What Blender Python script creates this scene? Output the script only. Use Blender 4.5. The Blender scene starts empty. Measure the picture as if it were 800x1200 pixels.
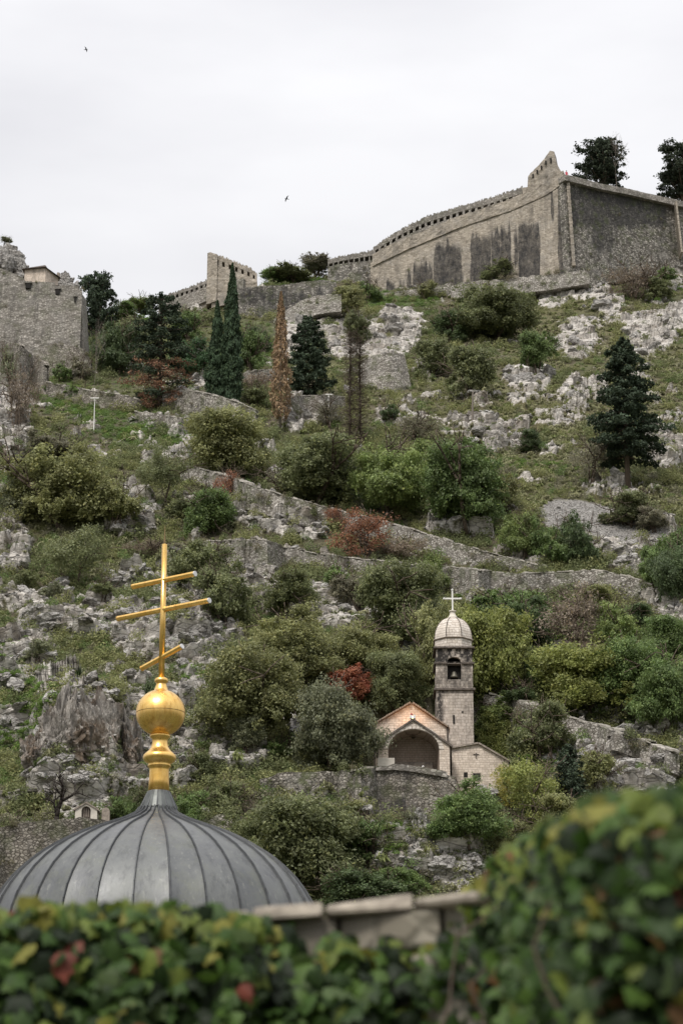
import bpy, math, random
import numpy as np
from mathutils import Vector, Matrix, Euler
from mathutils.bvhtree import BVHTree

S = bpy.context.scene
COL = S.collection
R = math.radians

# ---------------------------------------------------------------- camera
PITCH = R(18.0)
CAM = Vector((0.0, 0.0, 10.0))
cd = bpy.data.cameras.new('camera')
cd.sensor_fit = 'VERTICAL'; cd.sensor_height = 36.0; cd.sensor_width = 24.0; cd.lens = 85.0
cd.clip_start = 0.1; cd.clip_end = 20000
cd.dof.use_dof = True; cd.dof.focus_distance = 130.0; cd.dof.aperture_fstop = 4.3
cam = bpy.data.objects.new('camera', cd); COL.objects.link(cam)
cam.location = CAM; cam.rotation_euler = (R(90) + PITCH, 0, 0)
S.camera = cam
FPX = 1200 * 85.0 / 36.0

# ---------------------------------------------------------------- overcast sky and a weak veiled sun
SUN_EL, SUN_AZ = R(52), R(205)          # high, behind the camera's left shoulder
w = bpy.data.worlds.new('World'); S.world = w; w.use_nodes = True
nt = w.node_tree; N = nt.nodes; N.clear()
out = N.new('ShaderNodeOutputWorld'); bg = N.new('ShaderNodeBackground')
sky = N.new('ShaderNodeTexSky'); sky.sky_type = 'NISHITA'; sky.sun_disc = False
sky.sun_elevation = SUN_EL; sky.sun_rotation = SUN_AZ; sky.dust_density = 3.0
tc = N.new('ShaderNodeTexCoord'); mp = N.new('ShaderNodeMapping'); mp.inputs['Scale'].default_value = (1.6, 1.6, 5.0)
mp.inputs['Rotation'].default_value = (0.1, 0.15, 0.4)
nz = N.new('ShaderNodeTexNoise'); nz.inputs['Scale'].default_value = 2.6; nz.inputs['Detail'].default_value = 5; nz.inputs['Roughness'].default_value = 0.5
cr = N.new('ShaderNodeValToRGB')
cr.color_ramp.elements[0].position = 0.3; cr.color_ramp.elements[0].color = (0.475, 0.472, 0.492, 1)
cr.color_ramp.elements[1].position = 0.7; cr.color_ramp.elements[1].color = (0.605, 0.602, 0.612, 1)
sc_ = N.new('ShaderNodeVectorMath'); sc_.operation = 'SCALE'; sc_.inputs[3].default_value = 11.3
mx = N.new('ShaderNodeMix'); mx.data_type = 'RGBA'; mx.inputs[0].default_value = 0.93
nt.links.new(tc.outputs['Generated'], mp.inputs[0]); nt.links.new(mp.outputs[0], nz.inputs['Vector'])
nt.links.new(nz.outputs['Fac'], cr.inputs[0]); nt.links.new(cr.outputs[0], sc_.inputs[0])
# an overcast sky is brighter towards the zenith: (1 + 2 sin elevation) / 3 of the zenith's light
sx = N.new('ShaderNodeSeparateXYZ'); nt.links.new(tc.outputs['Generated'], sx.inputs[0])
m1 = N.new('ShaderNodeMath'); m1.operation = 'MAXIMUM'; m1.inputs[1].default_value = 0.0; nt.links.new(sx.outputs[2], m1.inputs[0])
m2 = N.new('ShaderNodeMath'); m2.operation = 'MULTIPLY_ADD'; m2.inputs[1].default_value = 11.3 * 2 / 1.92; m2.inputs[2].default_value = 11.3 / 1.92
nt.links.new(m1.outputs[0], m2.inputs[0]); nt.links.new(m2.outputs[0], sc_.inputs[3])
nt.links.new(sky.outputs[0], mx.inputs[6]); nt.links.new(sc_.outputs[0], mx.inputs[7])
nt.links.new(mx.outputs[2], bg.inputs[0]); bg.inputs[1].default_value = 0.08
nt.links.new(bg.outputs[0], out.inputs[0])
sd = bpy.data.lights.new('sun', 'SUN'); sd.energy = 1.5; sd.angle = R(18); sd.color = (1.0, 0.945, 0.87)
sun = bpy.data.objects.new('sun', sd); COL.objects.link(sun)
sun.rotation_euler = Vector((-math.sin(SUN_AZ) * math.cos(SUN_EL), -math.cos(SUN_AZ) * math.cos(SUN_EL), -math.sin(SUN_EL))).to_track_quat('-Z', 'Y').to_euler()
S.view_settings.view_transform = 'Standard'; S.view_settings.look = 'None'
S.view_settings.exposure = 0.92; S.view_settings.gamma = 1.0

# ---------------------------------------------------------------- measuring: a direction of view of the photograph -> a point of the place
CP, SP = math.cos(PITCH), math.sin(PITCH)
def ray(x, y):
    dx = (x - 400) / FPX; dy = (600 - y) / FPX
    return Vector((dx, CP - dy * SP, SP + dy * CP))
def W(x, y, Y):
    d = ray(x, y); return CAM + d * (Y / d.y)

# ---------------------------------------------------------------- noise (numpy)
def h2(ix, iy, seed=0):
    ix = ix.astype(np.int64); iy = iy.astype(np.int64)
    n = (ix * 374761393 + iy * 668265263 + seed * 1442695041) & 0xffffffff
    n = ((n ^ (n >> 13)) * 1274126177) & 0xffffffff
    n = n ^ (n >> 16)
    return (n & 0xffff) / 65535.0
def vnoise(x, y, seed=0):
    ix = np.floor(x); iy = np.floor(y); fx = x - ix; fy = y - iy
    fx = fx * fx * (3 - 2 * fx); fy = fy * fy * (3 - 2 * fy)
    a = h2(ix, iy, seed); b = h2(ix + 1, iy, seed); c = h2(ix, iy + 1, seed); d = h2(ix + 1, iy + 1, seed)
    return (a * (1 - fx) + b * fx) * (1 - fy) + (c * (1 - fx) + d * fx) * fy
def fbm(x, y, octv=4, seed=0, gain=0.5):
    s = 0; a = 1.0; t = 0
    for o in range(octv):
        s = s + a * vnoise(x + o * 17.3, y - o * 9.1, seed + o); t += a; a *= gain; x = x * 2.03; y = y * 2.03
    return s / t
def worley(x, y, seed=0):
    ix = np.floor(x); iy = np.floor(y)
    f1 = np.full(x.shape, 9.0); f2 = np.full(x.shape, 9.0); cid = np.zeros(x.shape)
    tx = np.zeros(x.shape); ty = np.zeros(x.shape)
    for i in (-1, 0, 1):
        for j in (-1, 0, 1):
            jx = ix + i; jy = iy + j
            px = jx + h2(jx, jy, seed + 11); py = jy + h2(jx, jy, seed + 23)
            d = np.hypot(px - x, py - y)
            c = h2(jx, jy, seed + 37)
            m = d < f1
            f2 = np.where(m, f1, np.minimum(f2, d)); f1 = np.where(m, d, f1)
            cid = np.where(m, c, cid); tx = np.where(m, x - px, tx); ty = np.where(m, y - py, ty)
    return f1, f2, cid, tx, ty
def sstep(a, b, x):
    t = np.clip((x - a) / (b - a), 0, 1); return t * t * (3 - 2 * t)

# ---------------------------------------------------------------- object helpers
def mesh_np(name, V, F, mats=(), mi=None, smooth=False):
    """V (n,3), F (m,k) all faces with k corners"""
    V = np.asarray(V, dtype=np.float32); F = np.asarray(F, dtype=np.int32)
    me = bpy.data.meshes.new(name); m, k = F.shape
    me.vertices.add(len(V)); me.vertices.foreach_set('co', V.ravel())
    me.loops.add(m * k); me.loops.foreach_set('vertex_index', F.ravel())
    me.polygons.add(m); me.polygons.foreach_set('loop_start', np.arange(0, m * k, k, dtype=np.int32))
    try: me.polygons.foreach_set('loop_total', np.full(m, k, dtype=np.int32))
    except Exception: pass
    for t in mats: me.materials.append(t)
    if mi is not None: me.polygons.foreach_set('material_index', np.asarray(mi, dtype=np.int32))
    me.polygons.foreach_set('use_smooth', np.full(m, smooth, dtype=bool))
    me.update(calc_edges=True)
    return me
class MB:
    """collects faces, builds one mesh object"""
    def __init__(s): s.v = []; s.f = []; s.m = []
    def add(s, vs, fs, mi=0):
        o = len(s.v); s.v += [tuple(v) for v in vs]; s.f += [tuple(i + o for i in f) for f in fs]; s.m += [mi] * len(fs); return s
    def box(s, x0, x1, y0, y1, z0, z1, mi=0):
        return s.add([(x0,y0,z0),(x1,y0,z0),(x1,y1,z0),(x0,y1,z0),(x0,y0,z1),(x1,y0,z1),(x1,y1,z1),(x0,y1,z1)],
                     [(0,3,2,1),(4,5,6,7),(0,1,5,4),(1,2,6,5),(2,3,7,6),(3,0,4,7)], mi)
    def hexa(s, p, mi=0):  # 8 points in the order of box
        return s.add(p, [(0,3,2,1),(4,5,6,7),(0,1,5,4),(1,2,6,5),(2,3,7,6),(3,0,4,7)], mi)
    def prism(s, poly, y0, y1, mi=0):  # poly in xz, extruded along y
        n = len(poly)
        vs = [(x, y0, z) for x, z in poly] + [(x, y1, z) for x, z in poly]
        fs = [tuple(range(n)), tuple(range(2*n-1, n-1, -1))] + [(i, i+n, (i+1) % n + n, (i+1) % n) for i in range(n)]
        return s.add(vs, fs, mi)
    def lathe(s, prof, n=32, c=(0,0), a0=0.0, mi=0):
        vs = []; fs = []
        for r, z in prof:
            for k in range(n):
                a = a0 + 2*math.pi*k/n; vs.append((c[0]+r*math.cos(a), c[1]+r*math.sin(a), z))
        for i in range(len(prof)-1):
            for k in range(n):
                fs.append((i*n+k, i*n+(k+1) % n, (i+1)*n+(k+1) % n, (i+1)*n+k))
        fs.append(tuple(range(n-1, -1, -1))); fs.append(tuple((len(prof)-1)*n+k for k in range(n)))
        return s.add(vs, fs, mi)
    def tube(s, p0, p1, r0, r1, n=8, mi=0):
        p0 = Vector(p0); p1 = Vector(p1); d = (p1-p0).normalized()
        u = d.orthogonal().normalized(); v = d.cross(u); vs = []
        for p, r in ((p0, r0), (p1, r1)):
            for k in range(n):
                a = 2*math.pi*k/n; vs.append(p + u*(r*math.cos(a)) + v*(r*math.sin(a)))
        fs = [(k, (k+1) % n, n+(k+1) % n, n+k) for k in range(n)] + [tuple(range(n-1,-1,-1)), tuple(range(n, 2*n))]
        return s.add(vs, fs, mi)
    def mesh(s, name, mats, smooth=False):
        me = bpy.data.meshes.new(name); me.from_pydata(s.v, [], s.f)
        for m in (mats if isinstance(mats, (list, tuple)) else [mats]): me.materials.append(m)
        me.polygons.foreach_set('material_index', s.m)
        me.polygons.foreach_set('use_smooth', [smooth]*len(s.f)); me.update(); return me
    def build(s, name, mats, parent=None, smooth=False, loc=None, rz=0, bevel=0):
        o = link(name, s.mesh(name, mats, smooth), parent)
        if loc is not None: o.location = loc
        o.rotation_euler.z = rz
        if bevel:
            b = o.modifiers.new('bevel', 'BEVEL'); b.width = bevel; b.segments = 2; b.limit_method = 'ANGLE'
        return o
def link(name, me, parent=None, loc=None):
    o = bpy.data.objects.new(name, me); COL.objects.link(o)
    if parent: o.parent = parent
    if loc is not None: o.location = loc
    return o
def tag(o, label=None, cat=None, group=None, kind=None):
    if label: o['label'] = label
    if cat: o['category'] = cat
    if group: o['group'] = group
    if kind: o['kind'] = kind
    return o
def empty(name, loc=(0,0,0), rz=0, label=None, cat=None, group=None):
    o = bpy.data.objects.new(name, None); o.empty_display_size = 0.3; COL.objects.link(o); o.location = loc; o.rotation_euler.z = rz
    return tag(o, label, cat, group)
def fattr(me, name, arr):
    a = me.attributes.new(name, 'FLOAT', 'POINT'); a.data.foreach_set('value', np.asarray(arr, dtype=np.float32))

# ---------------------------------------------------------------- materials
class NT:
    def __init__(s, name):
        s.m = bpy.data.materials.new(name); s.m.use_nodes = True; s.t = s.m.node_tree; s.b = s.t.nodes['Principled BSDF']
        s.b.inputs['Roughness'].default_value = 0.9; s.b.inputs['Specular IOR Level'].default_value = 0.25
        s.out = s.t.nodes['Material Output']
    def n(s, typ, ins=None, **kw):
        o = s.t.nodes.new(typ)
        for k, v in kw.items(): setattr(o, k, v)
        for k, v in (ins or {}).items():
            if isinstance(v, bpy.types.NodeSocket): s.t.links.new(v, o.inputs[k])
            else: o.inputs[k].default_value = v
        return o
    def l(s, a, b): s.t.links.new(a, b)
    def mix(s, f, a, b, mode='MIX'):
        o = s.t.nodes.new('ShaderNodeMix'); o.data_type = 'RGBA'; o.blend_type = mode
        for i, v in ((0, f), (6, a), (7, b)):
            if isinstance(v, bpy.types.NodeSocket): s.t.links.new(v, o.inputs[i])
            else: o.inputs[i].default_value = (*v, 1) if isinstance(v, tuple) and len(v) == 3 else v
        return o.outputs[2]
    def math(s, op, a, b=None, c=None, clamp=False):
        o = s.t.nodes.new('ShaderNodeMath'); o.operation = op; o.use_clamp = clamp
        for i, v in enumerate((a, b, c)):
            if v is None: continue
            if isinstance(v, bpy.types.NodeSocket): s.t.links.new(v, o.inputs[i])
            else: o.inputs[i].default_value = v
        return o.outputs[0]
    def ramp(s, f, a, b, ca=(0,0,0), cb=(1,1,1)):
        o = s.t.nodes.new('ShaderNodeValToRGB'); e = o.color_ramp.elements
        e[0].position = a; e[1].position = b; e[0].color = (*ca, 1); e[1].color = (*cb, 1); s.l(f, o.inputs[0]); return o.outputs[0]
    def noise(s, vec, scale, detail=4, rough=0.55):
        o = s.n('ShaderNodeTexNoise', {'Scale': scale, 'Detail': detail, 'Roughness': rough}); s.l(vec, o.inputs['Vector']); return o.outputs['Fac']
    def pos(s): return s.n('ShaderNodeNewGeometry').outputs['Position']
    def obj(s): return s.n('ShaderNodeTexCoord').outputs['Object']
    def map(s, vec, scale=(1,1,1), rot=(0,0,0)):
        o = s.n('ShaderNodeMapping'); o.inputs['Scale'].default_value = scale; o.inputs['Rotation'].default_value = rot; s.l(vec, o.inputs[0]); return o.outputs[0]
    def attr(s, name): return s.n('ShaderNodeAttribute', attribute_name=name).outputs['Fac']
    def color(s, c): 
        if isinstance(c, bpy.types.NodeSocket): s.l(c, s.b.inputs['Base Color'])
        else: s.b.inputs['Base Color'].default_value = (*c, 1)
    def bump(s, h, strength=0.5, dist=0.1):
        o = s.n('ShaderNodeBump', {'Strength': strength, 'Distance': dist}); s.l(h, o.inputs['Height']); s.l(o.outputs[0], s.b.inputs['Normal'])

def ground_mat():
    t = NT('hillside'); p = t.pos()
    big = t.noise(p, 0.06, 4); mid = t.noise(p, 0.45, 5, 0.6); fine = t.noise(p, 3.0, 4, 0.7)
    # limestone
    st = t.map(p, (0.55, 0.55, 1.7), (0.5, 0.3, 0.2))
    rk = t.noise(st, 1.1, 6, 0.68)
    vo = t.n('ShaderNodeTexVoronoi', {'Scale': 0.8, 'Randomness': 1.0}, feature='DISTANCE_TO_EDGE'); t.l(st, vo.inputs['Vector'])
    crack = t.ramp(vo.outputs['Distance'], 0.0, 0.05)
    rock = t.mix(t.ramp(rk, 0.30, 0.56), (0.21, 0.195, 0.18), (0.56, 0.53, 0.49))
    rock = t.mix(t.ramp(t.noise(p, 0.9, 5, 0.7), 0.56, 0.72), rock, (0.66, 0.645, 0.62))
    rock = t.mix(t.ramp(t.noise(p, 0.25, 4, 0.6), 0.5, 0.7), rock, (0.5, 0.46, 0.42), 'MULTIPLY')
    rock = t.mix(t.math('MULTIPLY', t.math('SUBTRACT', 1.0, crack), 0.6), rock, (0.05, 0.048, 0.045))
    # soil and low growth
    soil = t.mix(t.ramp(mid, 0.38, 0.62), (0.075, 0.068, 0.040), (0.13, 0.14, 0.060))
    soil = t.mix(t.ramp(big, 0.42, 0.6), soil, (0.115, 0.095, 0.065))
    gr = t.mix(t.ramp(fine, 0.35, 0.65), (0.05, 0.10, 0.022), (0.10, 0.18, 0.04))
    soil = t.mix(t.attr('lush'), soil, gr)
    dry = t.mix(t.ramp(fine, 0.35, 0.65), (0.12, 0.12, 0.05), (0.24, 0.22, 0.11))
    soil = t.mix(t.attr('dry'), soil, dry)
    soil = t.mix(t.ramp(fine, 0.3, 0.7), t.mix(0.6, soil, (0.02, 0.02, 0.014)), soil)
    m = t.math('ADD', t.attr('rock'), t.math('MULTIPLY', t.math('SUBTRACT', t.noise(p, 1.3, 5, 0.65), 0.5), 0.9))
    m = t.ramp(m, 0.42, 0.56)
    c = t.mix(m, soil, rock)
    scr = t.mix(t.ramp(t.noise(p, 6, 3, 0.7), 0.35, 0.65), (0.13, 0.12, 0.115), (0.34, 0.33, 0.31))
    c = t.mix(t.attr('scree'), c, scr)
    t.color(c)
    h = t.math('ADD', t.math('MULTIPLY', rk, 1.2), t.math('MULTIPLY', crack, 0.5)); h = t.math('ADD', h, t.math('MULTIPLY', fine, 0.4))
    t.bump(h, 0.55, 0.3)
    return t.m
def rock_mat():
    t = NT('limestone'); p = t.pos(); st = t.map(p, (0.7, 0.7, 1.6), (0.4, 0.3, 0.2))
    rk = t.noise(st, 1.3, 6, 0.7)
    c = t.mix(t.ramp(rk, 0.34, 0.6), (0.16, 0.15, 0.142), (0.47, 0.455, 0.43))
    c = t.mix(t.ramp(t.noise(p, 1.1, 5, 0.7), 0.56, 0.72), c, (0.60, 0.585, 0.56))
    c = t.mix(t.ramp(t.noise(p, 0.3, 4, 0.6), 0.52, 0.72), c, (0.3, 0.27, 0.24), 'MULTIPLY')
    vo = t.n('ShaderNodeTexVoronoi', {'Scale': 1.8}, feature='DISTANCE_TO_EDGE'); t.l(st, vo.inputs['Vector'])
    cr_ = t.ramp(vo.outputs['Distance'], 0.0, 0.06)
    c = t.mix(t.math('MULTIPLY', t.math('SUBTRACT', 1.0, cr_), 0.6), c, (0.06, 0.055, 0.05)); t.color(c)
    t.bump(t.math('ADD', t.math('MULTIPLY', rk, 1.0), t.math('MULTIPLY', cr_, 0.35)), 0.9, 0.35); return t.m
def rubble_mat(name, light, dark, mortar, size=0.42, stain=(0.035, 0.034, 0.034), streak=0.35, moss=0.0, flat=1.6, space='pos'):
    """stones of many sizes in mortar, dark run-off streaks"""
    t = NT(name); p = t.pos() if space == 'pos' else t.obj()
    q = t.map(p, (1, 1, flat)); vo = t.n('ShaderNodeTexVoronoi', {'Scale': 1/size}); t.l(q, vo.inputs['Vector'])
    ve = t.n('ShaderNodeTexVoronoi', {'Scale': 1/size}, feature='DISTANCE_TO_EDGE'); t.l(q, ve.inputs['Vector'])
    sep = t.n('ShaderNodeSeparateColor'); t.l(vo.outputs['Color'], sep.inputs[0])
    c = t.mix(t.ramp(sep.outputs[0], 0.1, 0.9), dark, light)
    c = t.mix(t.ramp(t.noise(p, 0.7, 5, 0.7), 0.35, 0.6), t.mix(0.4, c, (0.10, 0.09, 0.075)), c)
    e = t.ramp(ve.outputs['Distance'], 0.03, 0.16)
    c = t.mix(e, mortar, c)
    sv = t.map(p, (0.5, 0.5, 0.07)); s1 = t.noise(sv, 1.3, 5, 0.6)
    s2 = t.noise(p, 0.12, 4, 0.6)
    f = t.math('MULTIPLY', t.ramp(s1, 0.45, 0.66), t.ramp(s2, 0.4, 0.6)); f = t.math('MULTIPLY', f, streak)
    c = t.mix(f, c, stain)
    grey = t.ramp(t.noise(p, 0.35, 6, 0.75), 0.48, 0.62); c = t.mix(t.math('MULTIPLY', grey, 0.45), c, (0.22, 0.21, 0.195))
    a = t.attr('stain'); f2 = t.ramp(t.math('ADD', a, t.math('MULTIPLY', t.math('SUBTRACT', t.noise(t.map(p, (1.8, 1.8, 0.09)), 1.0, 6, 0.8), 0.5), t.math('MULTIPLY', t.math('MINIMUM', t.math('MULTIPLY', a, 8.0), 1.0), 1.5))), 0.24, 0.62); f2 = t.math('MULTIPLY', f2, t.ramp(t.noise(t.map(p, (1, 1, .4)), 1.4, 6, 0.8), 0.3, 0.6, (0.5,)*3, (1,)*3)); c = t.mix(t.math('MULTIPLY', f2, 0.96), c, stain)

    if moss:
        f3 = t.math('MULTIPLY', t.ramp(t.noise(p, 0.5, 4, 0.65), 0.5, 0.62), moss); c = t.mix(f3, c, (0.07, 0.085, 0.03))
    t.color(c); t.bump(t.math('ADD', t.math('MULTIPLY', e, 0.6), t.math('MULTIPLY', t.noise(p, 4, 4, 0.7), 0.3)), 0.5, size * 0.25); return t.m
def ashlar_mat(name, light, dark, mortar, bw=0.55, bh=0.26, stain=0.4, warm=None, blocks=False):
    """coursed blocks on walls drawn in the object's own x, y, z"""
    t = NT(name); o = t.obj(); s = t.n('ShaderNodeSeparateXYZ'); t.l(o, s.inputs[0])
    u = t.math('ADD', s.outputs[0], t.math('MULTIPLY', s.outputs[1], 1.0)); cb = t.n('ShaderNodeCombineXYZ', {0: u, 1: s.outputs[2]})
    wob = t.n('ShaderNodeTexNoise', {'Scale': 1.7, 'Detail': 2}); t.l(o, wob.inputs['Vector'])
    v = t.n('ShaderNodeVectorMath', operation='MULTIPLY_ADD'); t.l(wob.outputs['Color'], v.inputs[0]); v.inputs[1].default_value = (0.22, 0.16, 0); t.l(cb.outputs[0], v.inputs[2])
    br = t.n('ShaderNodeTexBrick', {'Scale': 1.0, 'Mortar Size': 0.022, 'Brick Width': bw, 'Row Height': bh, 'Mortar Smooth': 0.6, 'Color1': (*light, 1), 'Color2': (*dark, 1), 'Mortar': (*mortar, 1), 'Bias': -0.3})
    br.offset_frequency = 2; br.squash = 0.7; br.squash_frequency = 3; t.l(v.outputs[0], br.inputs['Vector'])
    c = br.outputs['Color']; vq = t.n('ShaderNodeTexVoronoi', {'Scale': 2.6}); t.l(t.map(o, (1, 1, 1.7)), vq.inputs['Vector']); sq = t.n('ShaderNodeSeparateColor'); t.l(vq.outputs['Color'], sq.inputs[0]); c = t.mix(t.math('MULTIPLY', sq.outputs[0], 0.4), c, (0.36, 0.30, 0.25))
    c = t.mix(t.ramp(t.noise(o, 1.6, 5, 0.7), 0.38, 0.66), t.mix(0.22, c, (0.3, 0.25, 0.2)), c)
    sv = t.map(o, (0.9, 0.9, 0.16)); f = t.math('MULTIPLY', t.ramp(t.noise(sv, 1.5, 5, 0.7), 0.5, 0.68), stain); c = t.mix(f, c, (0.05, 0.045, 0.04))
    a = t.math('MULTIPLY', t.attr('stain'), t.ramp(t.noise(t.map(o, (1, 1, .6)), 1.5, 6, 0.75), 0.36, 0.56)); c = t.mix(a, c, (0.035, 0.032, 0.03))
    t.color(c); t.bump(t.math('ADD', t.math('MULTIPLY', br.outputs['Fac'], -0.6), t.noise(o, 6, 4, 0.7)), 0.6, 0.05); return t.m
def plain_mat(name, c, rough=0.8, metal=0, var=0.25, scale=3.0, spec=0.25, dark=None):
    t = NT(name); o = t.obj(); n = t.noise(o, scale, 5, 0.65)
    d = dark or tuple(x * (1 - 2*var) for x in c)
    t.color(t.mix(t.ramp(n, 0.3, 0.65), d, c)); t.b.inputs['Roughness'].default_value = rough; t.b.inputs['Metallic'].default_value = metal
    t.b.inputs['Specular IOR Level'].default_value = spec; t.bump(n, 0.15, 0.02); return t.m
def leaf_mat(name, trans=0.42, var=0.38, hue=0.05, objcolor=True, col=(0.1,0.12,0.05), gloss=0.5, rough=0.55, tint=(0.9, 0.75, 0.3)):
    t = NT(name)
    oi = t.n('ShaderNodeObjectInfo'); base = oi.outputs['Color'] if objcolor else t.n('ShaderNodeRGB').outputs[0]
    if not objcolor: base.node.outputs[0].default_value = (*col, 1)
    rn = t.attr('rnd')
    v = t.math('ADD', t.math('MULTIPLY', rn, 2*var), 1 - var)
    hs = t.n('ShaderNodeHueSaturation', {'Value': v, 'Color': base})
    h = t.math('ADD', 0.5 - hue/2, t.math('MULTIPLY', t.noise(t.pos(), 0.9, 3), hue)); t.l(h, hs.inputs['Hue'])
    yel = t.math('MULTIPLY', t.ramp(t.math('FRACT', t.math('MULTIPLY', rn, 7.31)), 0.8, 1.0), 0.3)
    c = t.mix(yel, hs.outputs[0], t.mix(1.0, hs.outputs[0], (tint[0]*2, tint[1]*2, tint[2]*2), 'MULTIPLY'))
    t.color(c); t.b.inputs['Roughness'].default_value = rough; t.b.inputs['Specular IOR Level'].default_value = gloss
    tr = t.n('ShaderNodeBsdfTranslucent'); t.l(c, tr.inputs[0]); mx = t.n('ShaderNodeMixShader', {0: trans})
    t.l(t.b.outputs[0], mx.inputs[1]); t.l(tr.outputs[0], mx.inputs[2]); t.l(mx.outputs[0], t.out.inputs[0]); return t.m
def bark_mat(name, c):
    t = NT(name); o = t.obj(); n = t.noise(t.map(o, (1,1,0.3)), 5, 4, 0.7); t.color(t.mix(n, tuple(x*0.5 for x in c), tuple(x*1.3 for x in c))); t.bump(n, 0.5, 0.03); return t.m
def gold_mat():
    t = NT('gilding'); o = t.obj(); n = t.noise(o, 1.6, 6, 0.7); n2 = t.noise(t.map(o, (3, 3, 0.6)), 2.5, 5, 0.75)
    c = t.mix(t.ramp(n, 0.3, 0.7), (0.82, 0.49, 0.12), (1.0, 0.70, 0.27)); c = t.mix(t.math('MULTIPLY', t.ramp(n2, 0.5, 0.66), 0.75), c, (0.50, 0.26, 0.06))
    t.color(c); t.b.inputs['Metallic'].default_value = 0.92; t.l(t.ramp(n2, 0.3, 0.7, (0.2,)*3, (0.42,)*3), t.b.inputs['Roughness']); t.b.inputs['Specular IOR Level'].default_value = 0.5
    t.bump(n2, 0.3, 0.012); return t.m
def lead_mat():
    t = NT('weathered_lead'); o = t.obj(); oi = t.n('ShaderNodeObjectInfo')
    off = t.n('ShaderNodeVectorMath', operation='MULTIPLY_ADD'); t.l(oi.outputs['Random'], off.inputs[0]); off.inputs[1].default_value = (37, 11, 5); t.l(o, off.inputs[2]); o2 = off.outputs[0]
    n = t.noise(o2, 1.1, 6, 0.65); st = t.noise(t.map(o2, (5, 5, 0.9)), 2.0, 5, 0.7)
    base = t.mix(oi.outputs['Random'], (0.095, 0.10, 0.105), (0.13, 0.135, 0.14))
    c = t.mix(t.ramp(n, 0.35, 0.68), base, (0.17, 0.178, 0.172)); c = t.mix(t.math('MULTIPLY', t.ramp(st, 0.58, 0.70), 0.4), c, (0.33, 0.33, 0.30))
    c = t.mix(t.math('MULTIPLY', t.ramp(t.noise(t.map(o2, (3,3,0.6)), 1.2, 4, 0.7), 0.52, 0.7), 0.5), c, (0.055, 0.058, 0.062))
    c = t.mix(t.math('MULTIPLY', t.ramp(t.noise(o2, 0.8, 5, 0.7), 0.55, 0.7), 0.4), c, (0.16, 0.17, 0.12))
    t.color(c); t.b.inputs['Metallic'].default_value = 0.35; t.l(t.ramp(n, 0.3, 0.7, (0.38,)*3, (0.6,)*3), t.b.inputs['Roughness']); t.b.inputs['Specular IOR Level'].default_value = 0.5
    t.bump(t.math('ADD', n, t.math('MULTIPLY', st, 0.3)), 0.3, 0.05); return t.m
M = {}
M['ground'] = ground_mat(); M['rock'] = rock_mat()
M['fort'] = rubble_mat('fort_stone', (0.56, 0.50, 0.42), (0.28, 0.245, 0.20), (0.34, 0.30, 0.245), 0.45, streak=0.6, stain=(0.028, 0.028, 0.030))
M['fortgrey'] = rubble_mat('fort_grey_stone', (0.50, 0.47, 0.425), (0.20, 0.185, 0.165), (0.17, 0.155, 0.135), 0.45, streak=0.5, moss=0.25)
M['fortdark'] = rubble_mat('dark_fort_stone', (0.52, 0.49, 0.44), (0.10, 0.093, 0.082), (0.085, 0.078, 0.066), 0.5, streak=0.75, moss=0.4)
M['dry'] = rubble_mat('dry_stone', (0.58, 0.55, 0.50), (0.22, 0.20, 0.175), (0.10, 0.09, 0.075), 0.36, streak=0.3, moss=0.45)
M['drydark'] = rubble_mat('dark_dry_stone', (0.42, 0.39, 0.345), (0.15, 0.138, 0.115), (0.055, 0.05, 0.04), 0.36, streak=0.5, moss=0.75)
M['terracew'] = rubble_mat('terrace_stone', (0.42, 0.385, 0.335), (0.17, 0.15, 0.125), (0.07, 0.062, 0.05), 0.36, streak=0.6, moss=0.4)
M['ashlar'] = ashlar_mat('chapel_ashlar', (0.80, 0.70, 0.60), (0.60, 0.51, 0.42), (0.44, 0.36, 0.29), bw=0.46, bh=0.23, stain=0.35)
M['ashlar_pale'] = ashlar_mat('dome_ashlar', (0.84, 0.78, 0.71), (0.66, 0.59, 0.51), (0.24, 0.20, 0.165), bw=0.5, bh=0.27, stain=0.25)
M['ashlar_tower'] = ashlar_mat('tower_ashlar', (0.76, 0.68, 0.60), (0.54, 0.475, 0.405), (0.34, 0.29, 0.24), bw=0.5, bh=0.3, stain=0.5)
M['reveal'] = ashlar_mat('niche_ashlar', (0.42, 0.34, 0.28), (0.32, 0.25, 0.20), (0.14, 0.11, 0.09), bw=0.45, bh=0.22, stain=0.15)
M['trim'] = plain_mat('stone_trim', (0.36, 0.31, 0.26), dark=(0.13, 0.11, 0.095)); M['trimdark'] = plain_mat('blackened_cornice', (0.16, 0.135, 0.115), dark=(0.05, 0.043, 0.038))
M['rooftile'] = plain_mat('old_roof_tile', (0.30, 0.20, 0.14), dark=(0.12, 0.09, 0.07), scale=2.0); M['eave'] = plain_mat('terracotta_eave', (0.34, 0.26, 0.20), dark=(0.16, 0.125, 0.10))
M['roofdark'] = plain_mat('dark_old_roof', (0.12, 0.095, 0.08), dark=(0.05, 0.042, 0.036), scale=1.5)
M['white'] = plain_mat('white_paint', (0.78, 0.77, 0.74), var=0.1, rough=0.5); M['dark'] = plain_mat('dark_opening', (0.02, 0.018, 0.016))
M['plaster'] = plain_mat('pale_plaster', (0.68, 0.63, 0.55), var=0.1); M['door'] = plain_mat('faded_wood', (0.17, 0.14, 0.12))
M['gold'] = gold_mat(); M['lead'] = lead_mat(); M['silver'] = plain_mat('metal_cap', (0.75, 0.74, 0.72), 0.35, 0.7, 0.1)
M['leaddark'] = plain_mat('lead_seam', (0.10, 0.105, 0.11), 0.5, 0.3, 0.2)
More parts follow.
